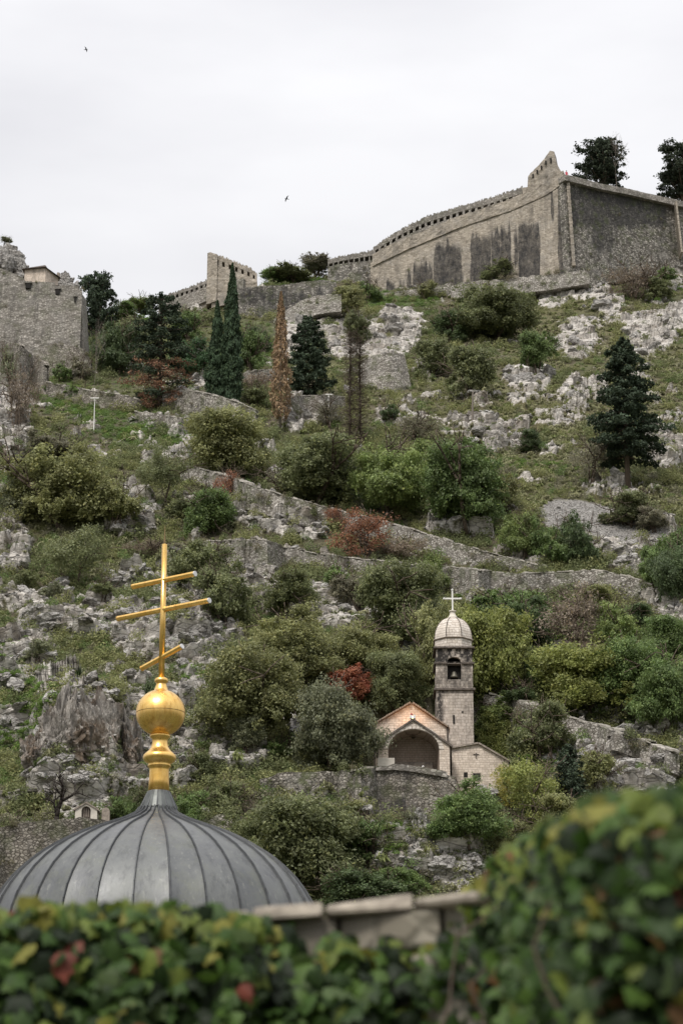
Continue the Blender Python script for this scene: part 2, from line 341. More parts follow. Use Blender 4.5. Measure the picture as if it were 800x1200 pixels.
M['conelead'] = plain_mat('cone_lead', (0.15, 0.16, 0.155), 0.45, 0.5, 0.25, 2.0)
M['leaf'] = leaf_mat('foliage'); M['needle'] = leaf_mat('needles', 0.2, 0.45, 0.03, gloss=0.2, rough=0.8)
M['bark'] = bark_mat('bark', (0.11, 0.085, 0.065)); M['barkdark'] = bark_mat('wet_dark_bark', (0.04, 0.033, 0.028)); M['barkgrey'] = bark_mat('grey_bark', (0.20, 0.175, 0.15))
M['concrete'] = plain_mat('paving', (0.3, 0.28, 0.25))
# ================================================================ THE HILLSIDE
YS = [240, 330, 400, 450, 500, 600, 800, 900, 950, 1000, 1060, 1200, 1400, 1560, 1700]
DS = [486, 430, 390, 358, 332, 292, 243, 224, 216, 208, 200, 168, 140, 126, 119]
RX = [-500, -200, -60, 0, 60, 100, 190, 240, 300, 340, 400, 440, 540, 670, 800, 1000, 1300]
RY = [380, 350, 325, 318, 335, 372, 372, 360, 336, 326, 326, 342, 332, 322, 292, 262, 250]
def blob(x, y, cx, cy, rx, ry, rot=0, p=1.0):
    a = math.radians(rot); u = ((x-cx)*math.cos(a) + (y-cy)*math.sin(a))/rx; v = (-(x-cx)*math.sin(a) + (y-cy)*math.cos(a))/ry
    return p * sstep(1.35, 0.6, np.hypot(u, v))
def Dbase(x, y):
    D = np.interp(y, YS, DS)
    # cliff on the left, with its ledge above; bluff below the chapel; crag right of the golden cross
    def cliff(cx, y0, y1, rx, amt):
        m = sstep(rx, rx*0.6, np.abs(x - cx)); d1 = np.interp(y1, YS, DS)
        t = np.interp(y0, YS, DS) - d1
        prof = np.where(y >= y0, np.clip((y1 - y)/(y1 - y0), 0, 1) * t * amt, t * amt * np.clip(1 - (y0 - y)/22.0, 0, 1))
        return m * np.where((y < y1) & (y > y0 - 22), prof, 0)
    D = D - cliff(95, 818, 950, 62, 0.72) - cliff(500, 958, 1050, 85, 0.7) - cliff(212, 715, 790, 48, 0.35)
    return D
FX = [(60,720,75,28,15,.8),(150,740,70,30,35,.9),(30,790,60,30,0,.7),(240,745,40,55,25,.9),(205,700,30,25,0,.6),(150,600,30,26,0,1),(15,640,26,35,0,.7),
 (95,890,62,70,0,1.3),(160,870,30,70,0,.8),(200,860,40,40,0,.5),(20,860,30,20,0,.3),(300,600,42,17,15,1),(345,622,40,12,10,.8),(300,690,35,18,20,.8),(330,705,40,20,20,1),(385,715,50,22,25,1.1),(450,745,48,24,30,1.2),
 (15,490,22,50,0,1.1),(5,290,30,60,0,1.2),(75,325,26,20,0,1.2),(345,385,18,40,0,.9),(375,370,14,30,0,.9),(345,490,12,20,0,.8),(405,395,22,22,0,.9),(450,400,35,22,0,1),(470,385,25,22,0,.9),(500,430,14,14,0,.5),(440,330,10,6,0,.3),
 (620,445,26,15,0,1.2),(652,350,24,11,-20,.75),(690,345,22,10,-20,.85),(675,400,20,22,0,.85),(712,360,18,10,0,.7),(770,345,14,12,0,.75),(758,395,32,22,0,.9),(790,380,14,14,0,.75),(672,460,18,16,0,.7),(700,455,12,12,0,.6),(730,310,20,10,0,.7),(795,320,14,12,0,.9),
 (580,510,16,20,0,.8),(608,505,14,18,0,.8),(640,535,12,10,0,.5),(775,530,26,20,0,.8),(555,500,12,10,0,.5),(480,560,12,12,0,.3),(640,490,16,10,0,.5),
 (540,622,40,10,5,.7),(620,655,40,10,10,.8),(730,655,42,18,10,1.1),(775,625,20,10,0,.8),(770,705,20,14,0,.6),(790,725,18,18,0,1),(700,755,14,12,0,.5),
 (690,892,75,22,20,1.15),(780,925,40,24,0,1.2),(640,860,26,12,0,.6),(735,915,50,24,0,1.1),(600,880,14,14,0,.3),
 (500,990,58,50,0,1.2),(440,985,16,50,0,.7),(545,1010,30,40,0,1),(280,900,40,22,0,.9),(345,850,14,34,-10,.8),(255,880,20,30,0,.6),(215,905,30,30,0,.5),(125,470,20,10,20,.8),(215,470,20,10,0,.6),(230,430,10,20,0,.7),(215,525,10,14,0,.5),(60,650,20,10,0,.3)]
LX = [(30,850,45,40,0,1),(20,800,45,30,0,.6),(100,800,40,8,0,.8),(20,920,30,20,0,.6),(110,480,75,22,25,1),(200,505,60,18,20,.9),(5,560,14,20,0,.8),(320,328,70,8,0,1),(160,360,40,18,0,.6),(285,410,40,26,0,.5),
 (230,800,30,12,0,.5),(430,350,40,12,0,.6),(490,350,30,10,0,.4),(600,545,80,5,3,1),(540,690,40,20,0,.4),(640,800,120,50,0,.4),(600,900,50,40,0,.6),(460,990,20,40,0,.6),(760,340,40,20,0,.3),(90,700,50,20,0,.3),(290,580,14,8,0,.5),(780,300,30,10,0,.6)]
DX = [(650,500,150,70,0,.7),(500,480,70,26,0,.6),(640,380,120,50,0,.6),(760,440,60,60,0,.5),(640,580,70,18,10,.8),(760,590,60,20,0,.6),(430,440,60,40,0,.4),(330,610,50,14,10,.5),(100,640,50,40,0,.3),(200,620,40,40,0,.3)]
def field(L, x, y):
    s = np.zeros(x.shape)
    for b in L: s = np.maximum(s, blob(x, y, *b))
    return s
def build_terrain():
    xs = np.concatenate([np.linspace(-700, -20, 35)[:-1], np.linspace(-20, 820, 640), np.linspace(820, 1500, 35)[1:]])
    t = np.concatenate([np.linspace(0, 1, 880), [1.012, 1.03, 1.06, 1.12, 1.25, 1.6]])
    vy_top = np.interp(xs, RX, RY)
    # rows from far below the frame up to the crest
    rows_low = [1700, 1560, 1400, 1300, 1220, 1150, 1110, 1085]
    X = []; Y = []; D = []
    for v in rows_low: X.append(xs); Y.append(np.full(xs.shape, float(v))); D.append(Dbase(xs, Y[-1]))
    for k in np.linspace(0, 1, 880):
        y = 1070 + (vy_top - 1070) * k; X.append(xs); Y.append(y); D.append(Dbase(xs, y))
    X = np.array(X); Y = np.array(Y); D = np.array(D)
    dx = (X-400)/FPX; dy = (600-Y)/FPX; ry = CP - dy*SP; rz = SP + dy*CP
    k = D/ry; PX = dx*k; PY = D; PZ = 10 + rz*k
    # crest and the far side of the hill
    cx, cy, cz = PX[-1], PY[-1], PZ[-1]
    far = [(3, 0.4), (9, 0.0), (22, -3), (60, -20), (160, -70), (420, -999)]
    for d, z in far:
        f = (cy + d)/cy; PX = np.vstack([PX, cx*f]); PY = np.vstack([PY, cy+d]); PZ = np.vstack([PZ, np.full(cx.shape, -3.0) if z == -999 else cz + z])
        X = np.vstack([X, xs]); Y = np.vstack([Y, vy_top])
    SL = (PY + PZ) / 1.3
    rock = field(FX, X, Y)
    n1 = fbm(PX/9, SL/9, 4, 3); n2 = fbm(PX/3.0, SL/3.0, 4, 9); n3 = fbm(PX/26, SL/26, 3, 21)
    rm = rock*0.95 + (n1-0.5)*1.0 + (n2-0.5)*1.3 + 0.155
    rock_attr = np.clip(rm, 0, 1.2)
    RM = sstep(0.38, 0.62, rm)
    lush = np.clip(field(LX, X, Y) * sstep(0.3, 0.6, fbm(PX/4, SL/4, 4, 31) + 0.12), 0, 1)
    dry = np.clip(field(DX, X, Y) * sstep(0.3, 0.6, fbm(PX/5, SL/5, 4, 41) + 0.1), 0, 1)
    scree = np.maximum(blob(X, Y, 690, 612, 62, 24, 12), blob(X, Y, 745, 632, 45, 12, 5)) ; scree = np.maximum(scree, blob(X, Y, 655, 600, 25, 14))
    scree = sstep(0.3, 0.7, scree + (n2-0.5)*0.6)
    # relief along the slope's normal
    wx = (fbm(PX/2.2, SL/2.2, 3, 51)-0.5)*1.6; wy = (fbm(PX/2.2, SL/2.2, 3, 61)-0.5)*1.6
    def blocks(sc, ang, st, seed):
        c, s_ = math.cos(ang), math.sin(ang); u = (PX*c + SL*s_)/sc + wx/sc; v = (-PX*s_ + SL*c)/(sc*st) + wy/sc
        f1, f2, cid, tx, ty = worley(u, v, seed)
        return (cid*0.75 + (tx*0.5 - ty*0.6)*(0.3+cid)) * sstep(0.0, 0.22, f2-f1)
    b1 = blocks(3.9, -0.5, 0.8, 71); b2 = blocks(1.35, -0.6, 0.75, 83); b3 = blocks(0.6, -0.4, 0.8, 97)
    smooth = blob(X, Y, 440, 735, 60, 26, 28)
    relief = RM * (1 - .35*sstep(320, 380, PY)) * (0.35 + (1.9*b1 + 0.55*b2*(1-.6*smooth) + 0.10*b3*(1-.6*smooth)) ) + (n2-0.5)*0.35 + (fbm(PX/0.8, SL/0.8, 3, 5)-0.5)*0.28
    infr = sstep(-3000, 0, 0*X+1)
    relief = relief * (1 - 0.8*scree) + (n3-0.5)*2.6 * sstep(0, 12, np.minimum(np.abs(Y - vy_top[None, :]), 40)+ 0) * 1.0
    ff = np.ones(PX.shape); ff[-6:] = 0.3
    relief = relief*ff
    nY, nZ = -0.62, 0.78
    PY2 = PY + relief*nY; PZ2 = PZ + relief*nZ
    PX2 = PX + RM*(fbm(PX/1.1, SL/1.1, 2, 111)-0.5)*0.8
    # the levelled ground of the chapel, cut into the slope
    o0 = W(484, 903, 222.0); fx = PX2 - o0.x
    foot = W(480, 962, 219.5).z
    def clampz(x0, x1, y0, y1, zmax, mx_, my_):
        wgt = sstep(x0-mx_, x0, fx)*sstep(x1+mx_, x1, fx)*sstep(y0-my_, y0, PY2)*sstep(y1+my_, y1, PY2)
        return np.where(PZ2 > zmax, PZ2 + (zmax-PZ2)*wgt, PZ2)
    PZ2 = clampz(-4.6, 3.6, 219.6, 236, o0.z-1.7, 1.5, 1.2); PZ2 = clampz(3.4, 9.6, 221.5, 236, o0.z-2.7, 1.2, 3.0); PZ2 = clampz(-3.8, 4.4, 203, 219.4, 10 + (PY2+0)*(W(480, 968, 200).z-10)/200, 1.0, 3.0)
    PZ2 = clampz(-37, -25, 204, 211.5, 10 + PY2*(W(95, 961, 200).z-10)/200, 2.0, 1.0)
    PZ2 = clampz(5.2, 9.2, 219.5, 222.5, o0.z-3.2, 1.5, 2.0)
    ny, nx = PX.shape
    V = np.stack([PX2, PY2, PZ2], -1).reshape(-1, 3)
    idx = np.arange(ny*nx).reshape(ny, nx)
    F = np.stack([idx[:-1, :-1], idx[:-1, 1:], idx[1:, 1:], idx[1:, :-1]], -1).reshape(-1, 4)
    me = mesh_np('hillside', V, F, [M['ground']])
    me.polygons.foreach_set('use_smooth', np.repeat((RM[:-1,:-1] < 0.3).ravel(), 1))
    fattr(me, 'rock', rock_attr.ravel()); fattr(me, 'lush', lush.ravel()); fattr(me, 'dry', dry.ravel()); fattr(me, 'scree', scree.ravel())
    o = tag(link('hillside', me), kind='structure')
    # a lighter copy of the surface to stand things on
    Vg = V.reshape(ny, nx, 3)[::3, ::2]; gy, gx = Vg.shape[:2]; gi = np.arange(gy*gx).reshape(gy, gx)
    Fg = np.stack([gi[:-1, :-1], gi[:-1, 1:], gi[1:, 1:], gi[1:, :-1]], -1).reshape(-1, 4)
    bvh = BVHTree.FromPolygons([tuple(v) for v in Vg.reshape(-1, 3).tolist()], Fg.tolist())
    return dict(V=V.reshape(ny, nx, 3), X=X, Y=Y, RM=RM, lush=lush, dry=dry, scree=scree, rock=rock, bvh=bvh, n1=n1)
T = build_terrain()
def G(x, y):
    """the point of the hillside seen at a pixel of the photograph"""
    d = ray(x, y).normalized(); h = T['bvh'].ray_cast(CAM, d)
    return h[0] if h[0] else W(x, y, float(Dbase(np.array([x]), np.array([y]))[0]))
def drop(p):
    h = T['bvh'].ray_cast(Vector((p[0], p[1], 400)), Vector((0, 0, -1)))
    return h[0] if h[0] else Vector(p)

g = MB(); g.add([(-9000,-9000,0),(9000,-9000,0),(9000,9000,0),(-9000,9000,0)], [(0,1,2,3)])
gp = NT('plain'); pp = gp.pos(); gp.color(gp.mix(gp.noise(pp, 0.02, 5), (0.05,0.06,0.03), (0.11,0.11,0.06)))
tag(g.build('ground', gp.m), kind='structure')

# ================================================================ WALLS ON THE HILL
def path_pts(pts, step):
    P = [pts[0]]
    for a, b in zip(pts[:-1], pts[1:]):
        n = max(1, int(round(math.hypot(b[0]-a[0], b[1]-a[1])/step)))
        for i in range(1, n+1): P.append(tuple(a[k] + (b[k]-a[k])*i/n for k in range(3)))
    return P
def wall_mesh(name, pts, mat, thick=0.8, batter=0.06, rough=0.12, topj=0.12, ny=None, step=3.0, sink=1.0, stain=None, seed=1, Yfix=None, cap=False, pxrow=2.5, nearer=0.0):
    """pts: (x, y of the top, y of the foot) in the photograph; the foot stands on the hillside"""
    P = path_pts(pts, step); n = len(P)
    base = []; tops = []
    for i, (x, yt, yb) in enumerate(P):
        if Yfix is None: g0 = G(x, yb)
        elif callable(Yfix): g0 = W(x, yb, Yfix(x))
        else: g0 = W(x, yb, Yfix)
        base.append(g0)
    Yb = np.array([b.y for b in base]);
    if Yfix is None and n > 5:
        k = 7; pad = np.pad(Yb, k//2+0, mode='edge'); Yb = np.convolve(pad, np.ones(k)/k, 'valid')[:n]
    Yb = Yb - nearer; B = []; Tn = []
    for i, (x, yt, yb) in enumerate(P):
        B.append(W(x, yb, Yb[i])); Tn.append(W(x, yt, Yb[i]))
    hmax = max((t-b).length for b, t in zip(B, Tn)); 
    if ny is None: ny = int(max(4, min(60, hmax/(0.000353*Yb.mean()*pxrow))))
    B = np.array(B); Tn = np.array(Tn)
    tg = np.gradient(B[:, :2], axis=0); nrm = np.stack([tg[:, 1], -tg[:, 0]], -1); nrm /= np.linalg.norm(nrm, axis=1)[:, None]+1e-9
    sgn = np.where(nrm[:, 1] > 0, -1, 1)[:, None]; nrm = nrm*sgn
    u = np.concatenate([[0], np.cumsum(np.linalg.norm(tg, axis=1))[:-1]])
    rows = np.linspace(0, 1, ny); V = []; ST = []
    tj = (fbm(u/0.9, u*0+seed*3.1, 3, seed)-0.5)*2*topj
    Bz = B[:, 2] - sink; Tz = Tn[:, 2] + tj
    def stain_at(xp, yp):
        s = np.zeros(xp.shape)
        if stain:
            for (x0, x1, ya, yc, a) in stain:
                e = (fbm(xp/2.6, yp/22.0, 4, 7)-0.5)*9; tp = (fbm(xp/3.2, yp/30.0+x0, 3, 17)-0.5)*18; bt_ = (fbm(xp/4.0, xp*0+x0+5, 3, 27)-0.5)*14
                s = np.maximum(s, a*sstep(x0-2, x0+2.5, xp+e*0.5)*sstep(x1+2, x1-2.5, xp+e*0.5)*sstep(ya-8, ya+14, yp+tp)*sstep(yc+8, yc-6, yp+bt_))
        return s
    xs = np.array([p[0] for p in P]); yts = np.array([p[1] for p in P]); ybs = np.array([p[2] for p in P])
    for r in rows:
        z = Bz + (Tz - Bz)*r; h = np.maximum(Tz - z, 0)
        rel = (fbm(u/1.1, z/1.1, 3, seed+5)-0.5)*1.6*rough
        f1, f2, cid, _, _ = worley(u/0.7, z/0.55, seed+9); rel = rel + (cid-0.4)*rough*0.45*sstep(0, 0.2, f2-f1)
        off = batter*h + rel
        V.append(np.stack([B[:, 0] + nrm[:, 0]*off, B[:, 1] + nrm[:, 1]*off, z], -1)); ST.append(stain_at(xs, yts + (ybs-yts)*(1-r)))
    back_off = -(thick)
    for zz in (Tz + (fbm(u/0.7, u*0+9, 3, seed+2)-0.5)*topj, Bz):
        V.append(np.stack([B[:, 0] + nrm[:, 0]*back_off, B[:, 1] + nrm[:, 1]*back_off, zz], -1)); ST.append(np.zeros(n))
    V = np.array(V); ST = np.array(ST); m = V.shape[0]
    idx = np.arange(m*n).reshape(m, n)
    F = np.stack([idx[:-1, :-1], idx[:-1, 1:], idx[1:, 1:], idx[1:, :-1]], -1).reshape(-1, 4).tolist()
    F.append(list(idx[:, 0])[::-1]); F.append(list(idx[:, -1])); F += [[idx[0, i], idx[-1, i], idx[-1, i+1], idx[0, i+1]] for i in range(n-1)]
    me = bpy.data.meshes.new(name); me.from_pydata(V.reshape(-1, 3).tolist(), [], [list(map(int, f)) for f in F]); me.materials.append(mat); me.update()
    fattr(me, 'stain', ST.ravel())
    return me, B, Tn, nrm, P
WEED = []
def wall(name, label, cat, pts, mat, group=None, parent=None, **kw):
    me, B, Tn, nrm, P = wall_mesh(name, pts, M[mat], **kw)
    o = link(name, me, parent)
    WEED.append((name, B, Tn, nrm, kw.get('batter', .06)))
    if not parent: tag(o, label, cat, group, 'thing')
    if name in ('zigzag_wall', 'path_wall'):   # flat stones laid along the head
        mb = MB(); rd_ = random.Random(len(WEED)); Tm = np.array(Tn); s_ = np.concatenate([[0], np.cumsum(np.linalg.norm(np.diff(Tm, axis=0), axis=1))]); q = 0.0
        while q < s_[-1]-.3:
            L_ = rd_.uniform(.35, .9); f = [np.array([np.interp(v, s_, Tm[:, k]) for k in range(3)]) for v in (q, min(q+L_, s_[-1]))]; nn = np.array([np.interp(q, s_, nrm[:, 0]), np.interp(q, s_, nrm[:, 1]), 0])
            if rd_.random() < .7:
                hh = rd_.uniform(.08, .22); dz = rd_.uniform(-.12, .05); p0, p1 = f[0]+nn*rd_.uniform(.02,.12), f[1]+nn*rd_.uniform(.02,.12); zv = np.array([0,0,1.0]); bk = -nn*1.1
                mb.hexa([p0+zv*dz, p1+zv*dz, p1+bk+zv*dz, p0+bk+zv*dz, p0+zv*(dz+hh), p1+zv*(dz+hh*rd_.uniform(.7,1)), p1+bk+zv*(dz+hh), p0+bk+zv*(dz+hh)])
            q += L_ + .03
        me2 = mb.mesh('coping', M['coping']); fattr(me2, 'stain', np.zeros(len(me2.vertices))); c_ = link('coping', me2, o); c_['kind'] = 'stuff'
    return o, B, Tn, nrm, P
def parapet(parent, pts, Yf, mat, hole=0.45, pitch=6.2, frac=0.5, lo=0.30, hi=0.66, thick=1.0, seed=3, name='parapet'):
    """crenellated breastwork: a low course, piers with openings between them, and a course laid over"""
    P = path_pts(pts, 1.55); n = len(P); rnd = random.Random(seed); mb = MB()
    def pt(i, f, dy=0.0):
        x, yt, yb = P[i]; Y = Yf(x) if callable(Yf) else Yf
        p = W(x, yb + (yt-yb)*f, Y); return p
    def seg(i, j, f0, f1, t0, t1, jit=0.0):
        a = pt(i, f0); b = pt(j, f0); c = pt(j, f1); d = pt(i, f1)
        c.z += rnd.uniform(-jit, jit); d.z += rnd.uniform(-jit, jit)
        e = Vector((0, 1, 0)); o = rnd.uniform(-0.06, 0.06)
        mb.hexa([a+e*(t0+o), b+e*(t0+o), b+e*t1, a+e*t1, d+e*(t0+o), c+e*(t0+o), c+e*t1, d+e*t1])
    for i in range(n-1): seg(i, i+1, -0.06, lo, 0, thick); seg(i, i+1, hi, 1.0, 0.02, thick-0.03, 0.24)
    cell = max(2, int(round(pitch/1.55)))
    for k in range(0, n-1, cell):
        e = min(n-1, k+max(1, int(cell*frac)))
        seg(k, e, lo-0.02, hi+0.02, 0.03, thick-0.06)
    for i in range(0, n-1, 3): seg(i, min(n-1, i+3), lo-0.05, hi+0.05, thick*0.8, thick*0.98)
    me = mb.mesh(name, M[mat]); fattr(me, 'stain', np.zeros(len(me.vertices)))
    return link(name, me, parent)
def cornice(parent, pts, Yf, mat, h=0.45, proud=0.35, name='cornice', seed=5):
    P = path_pts(pts, 3.0); rnd = random.Random(seed); mb = MB()
    for i in range(len(P)-1):
        (x0, y0, _), (x1, y1, _) = P[i], P[i+1]; a = W(x0, y0, Yf(x0)); b = W(x1, y1, Yf(x1)); e = Vector((0,1,0)); z = Vector((0,0,1)); pr = proud*rnd.uniform(0.5, 1.2); hh = h*rnd.uniform(0.7, 1.2)
        mb.hexa([a-e*pr-z*hh, b-e*pr-z*hh, b+e*0.5-z*hh, a+e*0.5-z*hh, a-e*pr, b-e*pr, b+e*0.5, a+e*0.5])
    me = mb.mesh(name, M[mat]); fattr(me, 'stain', np.zeros(len(me.vertices))); return link(name, me, parent)

def lin(a, b): return lambda x: a[1] + (b[1]-a[1])*(x-a[0])/(b[0]-a[0])
M['coping'] = plain_mat('dry_coping', (.52,.49,.44), dark=(.17,.155,.13), scale=1.2)
# ---- the great bastion on the right of the crest
fort = empty('fortress_bastion', W(665, 312, 424), label='huge tawny fortress wall with black run-off stains climbing to a peak on the crest', cat='fortress wall')
fort_loc = fort.location.copy()
def child(o): o.parent = fort; o.matrix_parent_inverse = Matrix.Translation(-fort_loc); return o
YF = lin((433, 430), (667, 421)); YR = lin((667, 421), (900, 452))
stA = [(452,464,322,345,1),(466,474,316,345,.8),(476,482,308,340,1),(484,508,300,338,.9),(509,542,280,336,1),(552,562,272,332,1),(561,576,268,332,.95),(577,586,266,332,1),(586,600,262,330,.9),(602,608,262,300,.7),(608,622,256,328,1),(621,634,254,328,1),(647,651,215,250,.8),(655,664,208,312,.9)]
child(wall('front_wall', None, None, [(434,308,342),(446,301,341),(480,283,337),(540,258,332),(600,238,328),(640,222,325),(656,212,323),(666,206,322)], 'fort', parent=fort, thick=4, batter=0.03, Yfix=YF, stain=stA, sink=3, topj=0.05, rough=0.12, step=1.4, pxrow=1.6)[0])
child(wall('flank_wall', None, None, [(662,207,322),(700,218,318),(740,226,313),(780,235,305),(792,237,300)], 'fortdark', parent=fort, thick=4, batter=0.06, Yfix=YR, sink=3, topj=0.12, rough=0.16, stain=[(668,782,214,262,.75),(690,720,214,285,.55)])[0])
child(wall('far_flank_wall', None, None, [(793,236,302),(830,246,300),(900,262,296)], 'fortdark', parent=fort, thick=4, batter=0.06, Yfix=YR, sink=3)[0])
# corner quoins and the coping of the flank
mb = MB(); rnd = random.Random(4)
def quoin(x0, yt, x1, yb, Y, wd, mb):
    n = 26
    for i in range(n):
        f0, f1 = i/n, (i+0.93)/n; a = W(x0+(x1-x0)*f0, yt+(yb-yt)*f0, Y-0.35); b = W(x0+(x1-x0)*f1, yt+(yb-yt)*f1, Y-0.35); ww = wd*(1.0 if i % 2 else 0.82)
        mb.hexa([(b.x-ww, b.y-0.9-f1, b.z),(b.x+ww, b.y-0.9-f1, b.z),(b.x+ww, b.y+2, b.z),(b.x-ww, b.y+2, b.z),(a.x-ww, a.y-0.9-f0, a.z),(a.x+ww, a.y-0.9-f0, a.z),(a.x+ww, a.y+2, a.z),(a.x-ww, a.y+2, a.z)])
quoin(664, 208, 671, 316, 421.6, 0.34, mb); me = mb.mesh('quoins', M['fort']); fattr(me, 'stain', np.zeros(len(me.vertices))); child(link('quoins', me)); mb = MB(); quoin(791, 238, 797, 300, 436, 0.2, mb); me = mb.mesh('quoins', M['fort']); fattr(me, 'stain', np.zeros(len(me.vertices))); child(link('quoins', me))
for o in fort.children:
    if o.name.startswith('quoins'): o['kind'] = 'stuff'
child(wall('flank_coping', None, None, [(662,204,211),(700,214,221),(740,222,229),(792,234,241),(900,258,265)], 'fortgrey', parent=fort, thick=2, Yfix=lambda x: YR(x)-0.9, sink=0, rough=0.08)[0])
child(wall('ragged_course', None, None, [(436,297,312),(480,277,291),(540,252,266),(600,232,246),(640,214,228),(660,200,214)], 'fort', parent=fort, thick=3, batter=0, Yfix=lambda x: YF(x)-0.35, sink=0, rough=0.22, topj=0.3)[0])
child(parapet(fort, [(437,290,300),(455,277,290),(470,268,281),(500,253,268),(540,241,255),(565,234,249),(603,222,237),(612,218,233)], lambda x: YF(x)+0.8, 'fortgrey', thick=2.2, pitch=7.2, frac=0.55, lo=0.2, hi=0.52))
child(wall('watchtower_stub', None, None, [(612,219,235),(618,218,233),(619,206,232),(630,196,228),(640,184,224),(645,177,222),(650,178,219),(652,190,217),(657,200,214),(661,208,214)], 'fort', parent=fort, thick=3.0, batter=0, Yfix=YF, sink=1.0, rough=0.25, topj=0.25, step=1.5)[0])
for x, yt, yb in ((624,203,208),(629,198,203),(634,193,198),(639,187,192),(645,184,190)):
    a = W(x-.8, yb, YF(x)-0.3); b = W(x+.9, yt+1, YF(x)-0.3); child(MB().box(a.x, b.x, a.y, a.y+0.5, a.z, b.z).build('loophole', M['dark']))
for o in list(fort.children): o.matrix_parent_inverse = Matrix.Translation(-fort_loc)

# ---- crenellated walls further left
def group_wall(name, label, cat, x, y, Y): 
    e = empty(name, W(x, y, Y), label=label, cat=cat); return e
def adopt(e, *objs):
    L = e.location.copy()
    for o in objs: o.parent = e; o.matrix_parent_inverse = Matrix.Translation(-L)
mw = group_wall('rampart', 'low crenellated rampart joining the green mound to the great stained bastion', 'rampart', 410, 330, 431)
Yc = lambda x: 431.0
adopt(mw, wall('wall', None, None, [(384,312,334),(410,308,338),(436,305,342)], 'fortdark', parent=mw, Yfix=Yc, thick=3, sink=2, rough=.3)[0],
      parapet(mw, [(384,304,318),(400,300,315),(420,296,312),(438,293,309)], Yc, 'fortgrey', pitch=6.2, thick=1.5, frac=.45, lo=.25, hi=.62))
mr = group_wall('crenellated_rampart', 'long crenellated rampart with loopholes and a buff stained face behind the twin cypresses', 'rampart', 245, 390, 415)
Ym = lin((185, 419), (305, 409))
adopt(mr, wall('face', None, None, [(186,366,372),(205,364,384),(215,362,392),(240,352,396),(262,344,392)], 'fort', parent=mr, Yfix=Ym, thick=3, sink=4, stain=[(216,220,364,400,.9),(228,237,356,400,1),(241,246,352,400,.9),(250,256,350,400,1),(204,212,364,372,.7)])[0],
      wall('band', None, None, [(186,356,368),(215,346,364),(240,336,354),(265,328,346),(285,326,344)], 'fortgrey', parent=mr, Yfix=lambda x: Ym(x)-0.35, thick=3, sink=0, rough=.2)[0],
      parapet(mr, [(186,349,360),(205,342,353),(225,335,347),(242,328,341),(262,322,336)], Ym, 'fortgrey', pitch=6.4, frac=.55, thick=1.6),
      wall('tower_stub', None, None, [(242,296,358),(246,295,357),(250,297,355),(254,298.5,354)], 'fort', parent=mr, Yfix=lambda x: 411, thick=2.5, sink=0, rough=.15, step=1.5)[0],
      parapet(mr, [(248,297,314),(262,301,319),(280,308,326),(294,314,330),(301,321,333)], lambda x: 411.5, 'fort', pitch=7, frac=.6, lo=.35, hi=.66, thick=1.4, seed=8, name='tower_parapet'),
      wall('tower_wall', None, None, [(248,311,356),(265,316,352),(285,322,348),(301,328,346)], 'fort', parent=mr, Yfix=lambda x: 411.2, thick=3, sink=1, rough=.2)[0])
wall('retaining_wall', 'dark grey high retaining wall under the grassy mound on the crest', 'retaining wall', [(279,337,392),(300,336,386),(330,334,374),(350,331,366),(375,328,356),(394,330,350)], 'fortdark', thick=2, sink=3, Yfix=lambda x: 404, stain=[(281,392,335,350,.75),(300,340,340,380,.5)])
# green mound of scrub over that wall
wall('rubble_wall', 'curving pale rubble bank stepping up the slope right of the dead brown cypress', 'rubble wall', [(284,388,402),(300,384,400),(318,376,396),(338,362,384),(352,352,374),(372,346,366),(400,344,362)], 'dry', thick=2, rough=.3, batter=.35, Yfix=lambda x: 399)
wall('terrace_wall', 'wide pale rubble wall under the left end of the great bastion', 'terrace wall', [(428,346,372),(470,341,374),(520,334,368),(528,331,358)], 'dry', thick=2, rough=.25, batter=.2, Yfix=lambda x: 421)
wall('terrace_wall', 'long low rubble footing under the dark stained part of the great bastion', 'terrace wall', [(528,333,346),(560,330,344),(600,326,340),(640,322,336),(690,316,328)], 'dry', thick=2, rough=.3, batter=.2, Yfix=lambda x: 418, topj=.4)
wall('ruined_wall', 'pale ruined stone block beside the tall leafless tree on the upper slope', 'ruin', [(424,420,450),(440,416,456),(455,414,458),(468,414,456),(474,416,450)], 'dry', thick=3, rough=.25, batter=.25)
wall('path_wall', 'dry stone wall along the path behind the small street lamp on the upper slope', 'dry stone wall', [(338,466,484),(365,463,488),(390,463,486),(404,465,482)], 'dry', thick=1, rough=.2)
wall('path_wall', 'low dry stone wall between the twin cypresses and the dead brown cypress', 'dry stone wall', [(276,438,452),(300,434,450),(330,431,446)], 'dry', thick=1, rough=.2)
wall('path_wall', 'grey dry stone wall just below the twin cypresses', 'dry stone wall', [(190,458,482),(215,456,484),(246,462,492),(276,470,500),(300,480,505)], 'dry', thick=1, rough=.3, topj=.4)
wall('path_wall', 'long grey dry stone wall on the path behind the tall street lamp', 'dry stone wall', [(54,448,462),(80,452,468),(110,458,478),(150,464,482),(160,468,486)], 'terracew', thick=1, rough=.15)
wall('path_wall', 'lower length of the path wall with a gap beside the half dead conifer', 'dry stone wall', [(158,482,494),(180,485,498),(215,490,504),(244,496,508)], 'dry', thick=1, rough=.25, topj=.3)
wall('terrace_wall', 'round topped grey retaining wall below the left bastion', 'terrace wall', [(-20,398,440),(4,400,446),(16,402,450),(30,410,455),(44,421,458),(54,432,458),(56,440,456)], 'terracew', thick=1.5, rough=.1, batter=.08)
